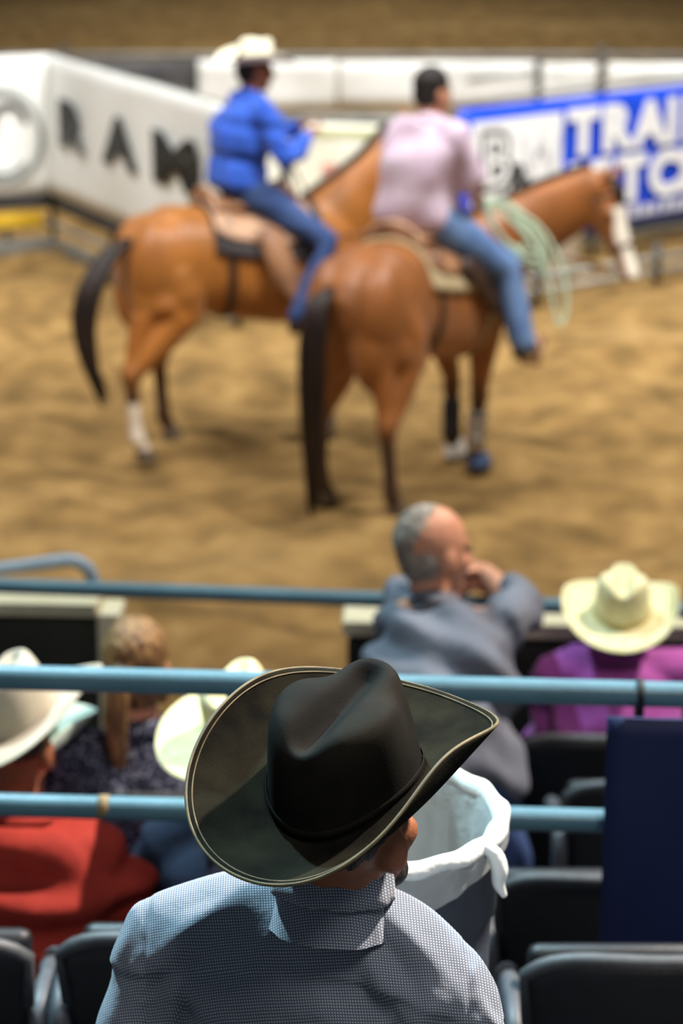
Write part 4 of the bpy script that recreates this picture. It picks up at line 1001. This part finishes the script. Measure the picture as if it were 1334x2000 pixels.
# coiled rope in the right hand of the rider in pink
rp_ = empty('lasso_rope', pJ['wrR'], 'mint green coiled lasso rope held by the rider in pink', 'rope')
wr = v3(pJ['wrR']); hw = wr + HF_.dirw((.05, -.03, -.03))
for i in range(6):
    a0 = random.uniform(-.2, .2); L1, L2 = .34 + .03 * i, .13 + .012 * i; ax = unit(HF_.dirw((.30 + .05 * a0, -.50 + a0 * .4, -.75))); bx = unit(np.cross(ax, HF_.dirw((.6, .8, 0))))
    mesh('coil', tube([hw + ax * L1 * .5 * (1 - math.cos(t)) + bx * L2 * .5 * math.sin(t) + HF_.dirw((.004 * i, -.006 * i, 0)) for t in np.linspace(0, 2 * math.pi, 30)], .010, 7), M['rope'], rp_)
mesh('hanging_loop', tube([hw, hw + HF_.dirw((.16, -.22, -.12)), hw + HF_.dirw((.24, -.36, -.36)), hw + HF_.dirw((.22, -.42, -.62)), hw + HF_.dirw((.16, -.40, -.70)), hw + HF_.dirw((.16, -.34, -.50)), hw + HF_.dirw((.12, -.22, -.22)), hw], .011, 8, 8), M['rope'], rp_)

# ------------------------------------------------------------------ spectators in the stands
gJ = dict(head=(.262, 6.40, 1.925), neck=(.265, 6.345, 1.775), chest=(.275, 6.22, 1.60), pel=(.285, 6.06, 1.38), face=(.86, .50, -.02), hup=(0, 0.05, 1),
          shL=(.165, 6.385, 1.740), shR=(.425, 6.300, 1.725), elL=(.235, 6.74, 1.645), elR=(.520, 6.72, 1.655), wrL=(.38, 6.93, 1.655), wrR=(.430, 6.90, 1.705),
          hdR=(-.6, .15, .12), hnR=(0, .2, 1), hdL=(.8, .1, 0), hipL=(.19, 6.06, 1.36), hipR=(.375, 6.05, 1.36), knL=(.17, 6.16, 1.00), knR=(.475, 6.12, 1.00),
          anL=(.17, 6.05, .71), anR=(.50, 6.02, .71), toL=(.17, 6.22, .66), toR=(.54, 6.18, .66))
person('person', 'grey-haired man in slate grey shirt leaning on the far rail', gJ,
       dict(skin=M['skin'], shirt=M['grey_shirt'], jeans=M['jeans_dark'], hair=M['hair_grey'], hairstyle='thin', half=True, s=1.04, inf=.014, seed=8, fold=.009, floor=.6, curl=.9, belly=.04))
lJ = seated(.795, 6.50, 1.675, .60, .05, .10, .62, .0)
for k_ in ('neck', 'chest', 'shL', 'shR'): lJ[k_] = v3(lJ[k_]) + v3((0, 0, .085 if k_ != 'chest' else .05))
lJ['elR'] = v3((1.08, 6.60, 1.50)); lJ['wrR'] = v3((1.28, 6.72, 1.50)); lJ['elL'] = v3((.60, 6.58, 1.27))
person('person', 'spectator in bright purple shirt and cream straw hat in the front row', lJ,
       dict(skin=M['skin_dark'], shirt=M['purple_shirt'], jeans=M['jeans_dark'], hair=M['hair_dark'], s=1.0, seed=11, fold=.006, floor=.6))
hat('cowboy_hat', 'cream straw cowboy hat worn with the bright purple shirt', (.795, 6.48, 1.715), .12, .16, .02, STRAW, .098, .02, .40, .62, .05, .0, 2.0, 1.4, .098, .012, H=.128, nphi=80)
wJ = seated(-.495, 5.50, 1.925, .80, .0, .08, .66, .25)
person('person', 'woman with a dark blonde ponytail and dotted navy top', wJ,
       dict(skin=M['skin'], shirt=M['navy_print'], jeans=M['jeans_dark'], hair=M['hair_blonde'], hairstyle='pony', s=.96, seed=12, floor=.8, short=True))
rJ = seated(-.695, 4.76, 2.025, .97, .12, .10, .60, .3, spread=.03)
for S in 'LR': rJ['sh' + S] = v3(rJ['sh' + S]) - v3((0, 0, .045))
rJ['elR'] = v3((-.455, 4.78, 1.66))
person('person', 'man in dark red shirt and tan felt hat at the left edge', rJ,
       dict(skin=M['skin_dark'], shirt=M['red_shirt'], jeans=M['jeans_dark'], hair=M['hair_dark'], hairstyle='nape', s=1.02, inf=.022, seed=14, fold=.006, floor=.97, belly=.03))
hat('cowboy_hat', 'tan felt cowboy hat above the dark red shirt', (-.675, 4.75, 2.095), .30, .16, -.30, TAN, .100, .02, .35, .35, .05, .0, 2.0, 1.3, .102, .015, H=.125, nphi=80)
nJ = seated(-.205, 4.82, 2.005, .97, .05, .10, .62, .2)
person('person', 'spectator in navy shirt and pale straw hat hidden behind the dark hat', nJ,
       dict(skin=M['skin'], shirt=M['navy_shirt'], jeans=M['jeans_dark'], hair=M['hair_dark'], s=1.02, seed=16, floor=.97))
hat('cowboy_hat', 'pale straw cowboy hat half hidden behind the dark foreground hat', (-.205, 4.80, 2.055), .35, .18, -.20, STRAW, .100, .02, .30, .5, .05, .0, 2.0, 1.3, .100, .012, H=.125, nphi=80)
kJ = seated(-.76, 5.42, 1.73, .80, .1, .06, .56, .2)
person('person', 'small spectator in dark top and pale hat behind the tan hat', kJ,
       dict(skin=M['skin'], shirt=M['navy_shirt'], jeans=M['jeans_dark'], hair=M['hair_dark'], s=.86, seed=18, floor=.8))
hat('cowboy_hat', 'pale mint straw hat peeking out beside the tan hat', (-.765, 5.40, 1.765), .55, .22, .0, dict(brim=M['pale_shirt'], crown=M['pale_shirt'], bind=M['pale_shirt'], band=M['straw_shade']), .092, .02, .3, .85, .05, .0, 2.0, 1.3, .094, .012, H=.115, nphi=72)

# ------------------------------------------------------------------ folding seats
def seat(x0, x1, y, ztop, floor, label, group='folding stadium seats', down=False):
    c = (x0 + x1) / 2; hw = (x1 - x0) / 2 - .022
    o = empty('stadium_seat', (c, y, floor), label, 'seat', group)
    def out(u, h):   # rounded-corner outline, u -1..1, h 0..1
        return c + u * hw * (1 - .10 * (1 - h)), ztop - .44 * (1 - h) - .045 * abs(u) ** 5 * h ** 2
    nx, nz, V, F = 20, 10, [], []
    for k_ in (0, 1):
        for j in range(nz + 1):
            for i in range(nx + 1):
                u, h = i / nx * 2 - 1, j / nz; X, Z = out(u, h)
                V.append((X, y + .045 * (1 - u * u) * -1 + .10 * (1 - h) + (.028 if k_ else 0), Z))
    m = (nx + 1) * (nz + 1)
    for j in range(nz):
        for i in range(nx):
            a = j * (nx + 1) + i; F += [(a, a + 1, a + nx + 2, a + nx + 1), (m + a, m + a + nx + 1, m + a + nx + 2, m + a + 1)]
    for i in range(nx):
        a = nz * (nx + 1) + i; F += [(i, m + i, m + i + 1, i + 1), (a, a + 1, m + a + 1, m + a)]
    for j in range(nz):
        a = j * (nx + 1); b = a + nx; F += [(a, a + nx + 1, m + a + nx + 1, m + a), (b, m + b, m + b + nx + 1, b + nx + 1)]
    bk_ = mesh('backrest', (V, F), M['seat_plastic'], o)
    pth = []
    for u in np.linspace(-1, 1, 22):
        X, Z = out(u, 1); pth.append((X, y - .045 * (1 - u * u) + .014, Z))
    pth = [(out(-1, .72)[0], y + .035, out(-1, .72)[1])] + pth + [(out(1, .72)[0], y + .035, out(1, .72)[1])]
    mesh('top_edge_highlight', tube(pth, .0115, 8, flat=1.3), M['seat_edge_highlight'], bk_)  # grey tube stands in for the lit line along the backrest top
    if down: mesh('seat_pan', box((c, y + .30, ztop - .40), (hw * 1.9, .40, .05), 0, .02), M['seat_plastic'], o)
    else:
        pan_ = xf(box((0, 0, 0), (hw * 1.85, .40, .05), 0, .02), Matrix.Translation((c, y + .17, ztop - .28)) @ Matrix.Rotation(R(82), 4, 'X'))
        mesh('seat_pan', pan_, M['seat_plastic'], o)
    for sx in (-1, 1):
        xx = c + sx * ((x1 - x0) / 2 - .012)
        st_ = mesh('standard', loft([[(xx + a, y + b * w_ + yo, z) for a, b in ((-.010, -1), (.010, -1), (.010, 1), (-.010, 1))] for z, w_, yo in ((floor, .09, .14), (floor + .02, .09, .14), (floor + .05, .035, .12), (ztop - .42, .035, .12), (ztop - .20, .06, .10))]), M['seat_iron'], o, False)
        mesh('armrest', tube([(xx, y + .03, ztop - .30), (xx, y + .045, ztop - .19), (xx, y + .12, ztop - .165), (xx, y + .27, ztop - .18), (xx, y + .31, ztop - .21), (xx, y + .28, ztop - .25)], .020, 10, 4, cap='round'), M['seat_iron'], st_)
    return o
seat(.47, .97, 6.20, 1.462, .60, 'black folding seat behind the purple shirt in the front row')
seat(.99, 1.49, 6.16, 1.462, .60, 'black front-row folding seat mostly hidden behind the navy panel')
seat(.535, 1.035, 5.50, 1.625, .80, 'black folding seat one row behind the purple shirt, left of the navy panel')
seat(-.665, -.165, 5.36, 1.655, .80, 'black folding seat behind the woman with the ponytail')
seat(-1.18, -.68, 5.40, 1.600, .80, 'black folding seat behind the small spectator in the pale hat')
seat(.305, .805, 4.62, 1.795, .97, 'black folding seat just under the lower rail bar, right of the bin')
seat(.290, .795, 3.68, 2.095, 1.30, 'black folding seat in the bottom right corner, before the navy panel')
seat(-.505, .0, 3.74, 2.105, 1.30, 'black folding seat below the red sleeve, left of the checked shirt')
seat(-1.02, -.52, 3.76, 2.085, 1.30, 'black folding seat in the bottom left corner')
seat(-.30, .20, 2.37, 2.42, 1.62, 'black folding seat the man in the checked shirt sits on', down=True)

# ------------------------------------------------------------------ bin with its liner
CX, CY, KB = .034, 3.20, .92
tc_ = empty('trash_can', (CX, CY, 1.62), 'dark slate plastic trash can standing before the man in the checked shirt', 'trash can')
def ringc(r, z, fn=None):
    r = r * KB; return [(CX + (r + (fn(a, z) if fn else 0)) * math.cos(a), CY + (r + (fn(a, z) if fn else 0)) * math.sin(a), z) for a in np.linspace(0, 2 * math.pi, 96, endpoint=False)]
ribs = lambda a, z: .0025 * (1 if math.sin(a * 18) > .6 else 0)
mesh('barrel', loft([ringc(.165, 1.622), ringc(.170, 1.63), ringc(.178, 1.75, ribs), ringc(.198, 2.38, ribs), ringc(.201, 2.43), ringc(.208, 2.435), ringc(.209, 2.555), ringc(.214, 2.558), ringc(.214, 2.566), ringc(.203, 2.566), ringc(.196, 2.50), ringc(.165, 1.66)]), M['can'], tc_)
bg_ = empty('bin_liner', (CX, CY, 2.57), 'white plastic bin liner folded over the rim of the trash can', 'bin liner')
def pl(am, f1=23, f2=37): return lambda a, z: am * (math.sin(a * f1 + z * 9) + .6 * math.sin(a * f2 - z * 14 + 1) + .5 * math.sin(a * 9 + 2))
def hem(z, am): return [(p[0], p[1], z - am * max(0, -math.sin(i / 96 * 6.2832 + .25)) ** 2 + .003 * math.sin(i / 96 * 6.283 * 7)) for i, p in enumerate(ringc(.222, z, pl(.0016)))]
lin_ = [ringc(.120, 1.80, pl(.006)), ringc(.145, 2.0, pl(.006)), ringc(.165, 2.25, pl(.005)), ringc(.182, 2.46, pl(.004)), ringc(.193, 2.545, pl(.0015)), ringc(.203, 2.568), ringc(.209, 2.576, pl(.001)), ringc(.216, 2.576, pl(.001)),
        ringc(.222, 2.566, pl(.0012)), ringc(.223, 2.545, pl(.0015)), hem(2.540, .012), hem(2.537, .032), hem(2.534, .050)]
bag_o = mesh('bag', loft(lin_, cap=False), M['bag'], bg_)
mesh('rolled_rim', (lambda vf: vf)(loft([[(CX + (.2125 * KB + .0135 * math.cos(b) + .002 * math.sin(a * 13 + b)) * math.cos(a), CY + (.2125 * KB + .0135 * math.cos(b) + .002 * math.sin(a * 13 + b)) * math.sin(a), 2.566 + .0125 * math.sin(b) + .002 * math.sin(a * 17)) for b in np.linspace(0, 2 * math.pi, 12, endpoint=False)] for a in np.linspace(0, 2 * math.pi, 97)], cap=False)), M['bag_thick'], bag_o)
kx, ky = CX + .172, CY - .115
mesh('knot', tube([(kx - .008, ky, 2.570), (kx + .008, ky - .008, 2.560), (kx + .014, ky - .012, 2.540), (kx + .013, ky - .014, 2.520), (kx + .020, ky - .016, 2.504)], [.009, .011, .012, .009, .005], 12, 4, cap='round'), M['bag_thick'], bag_o)
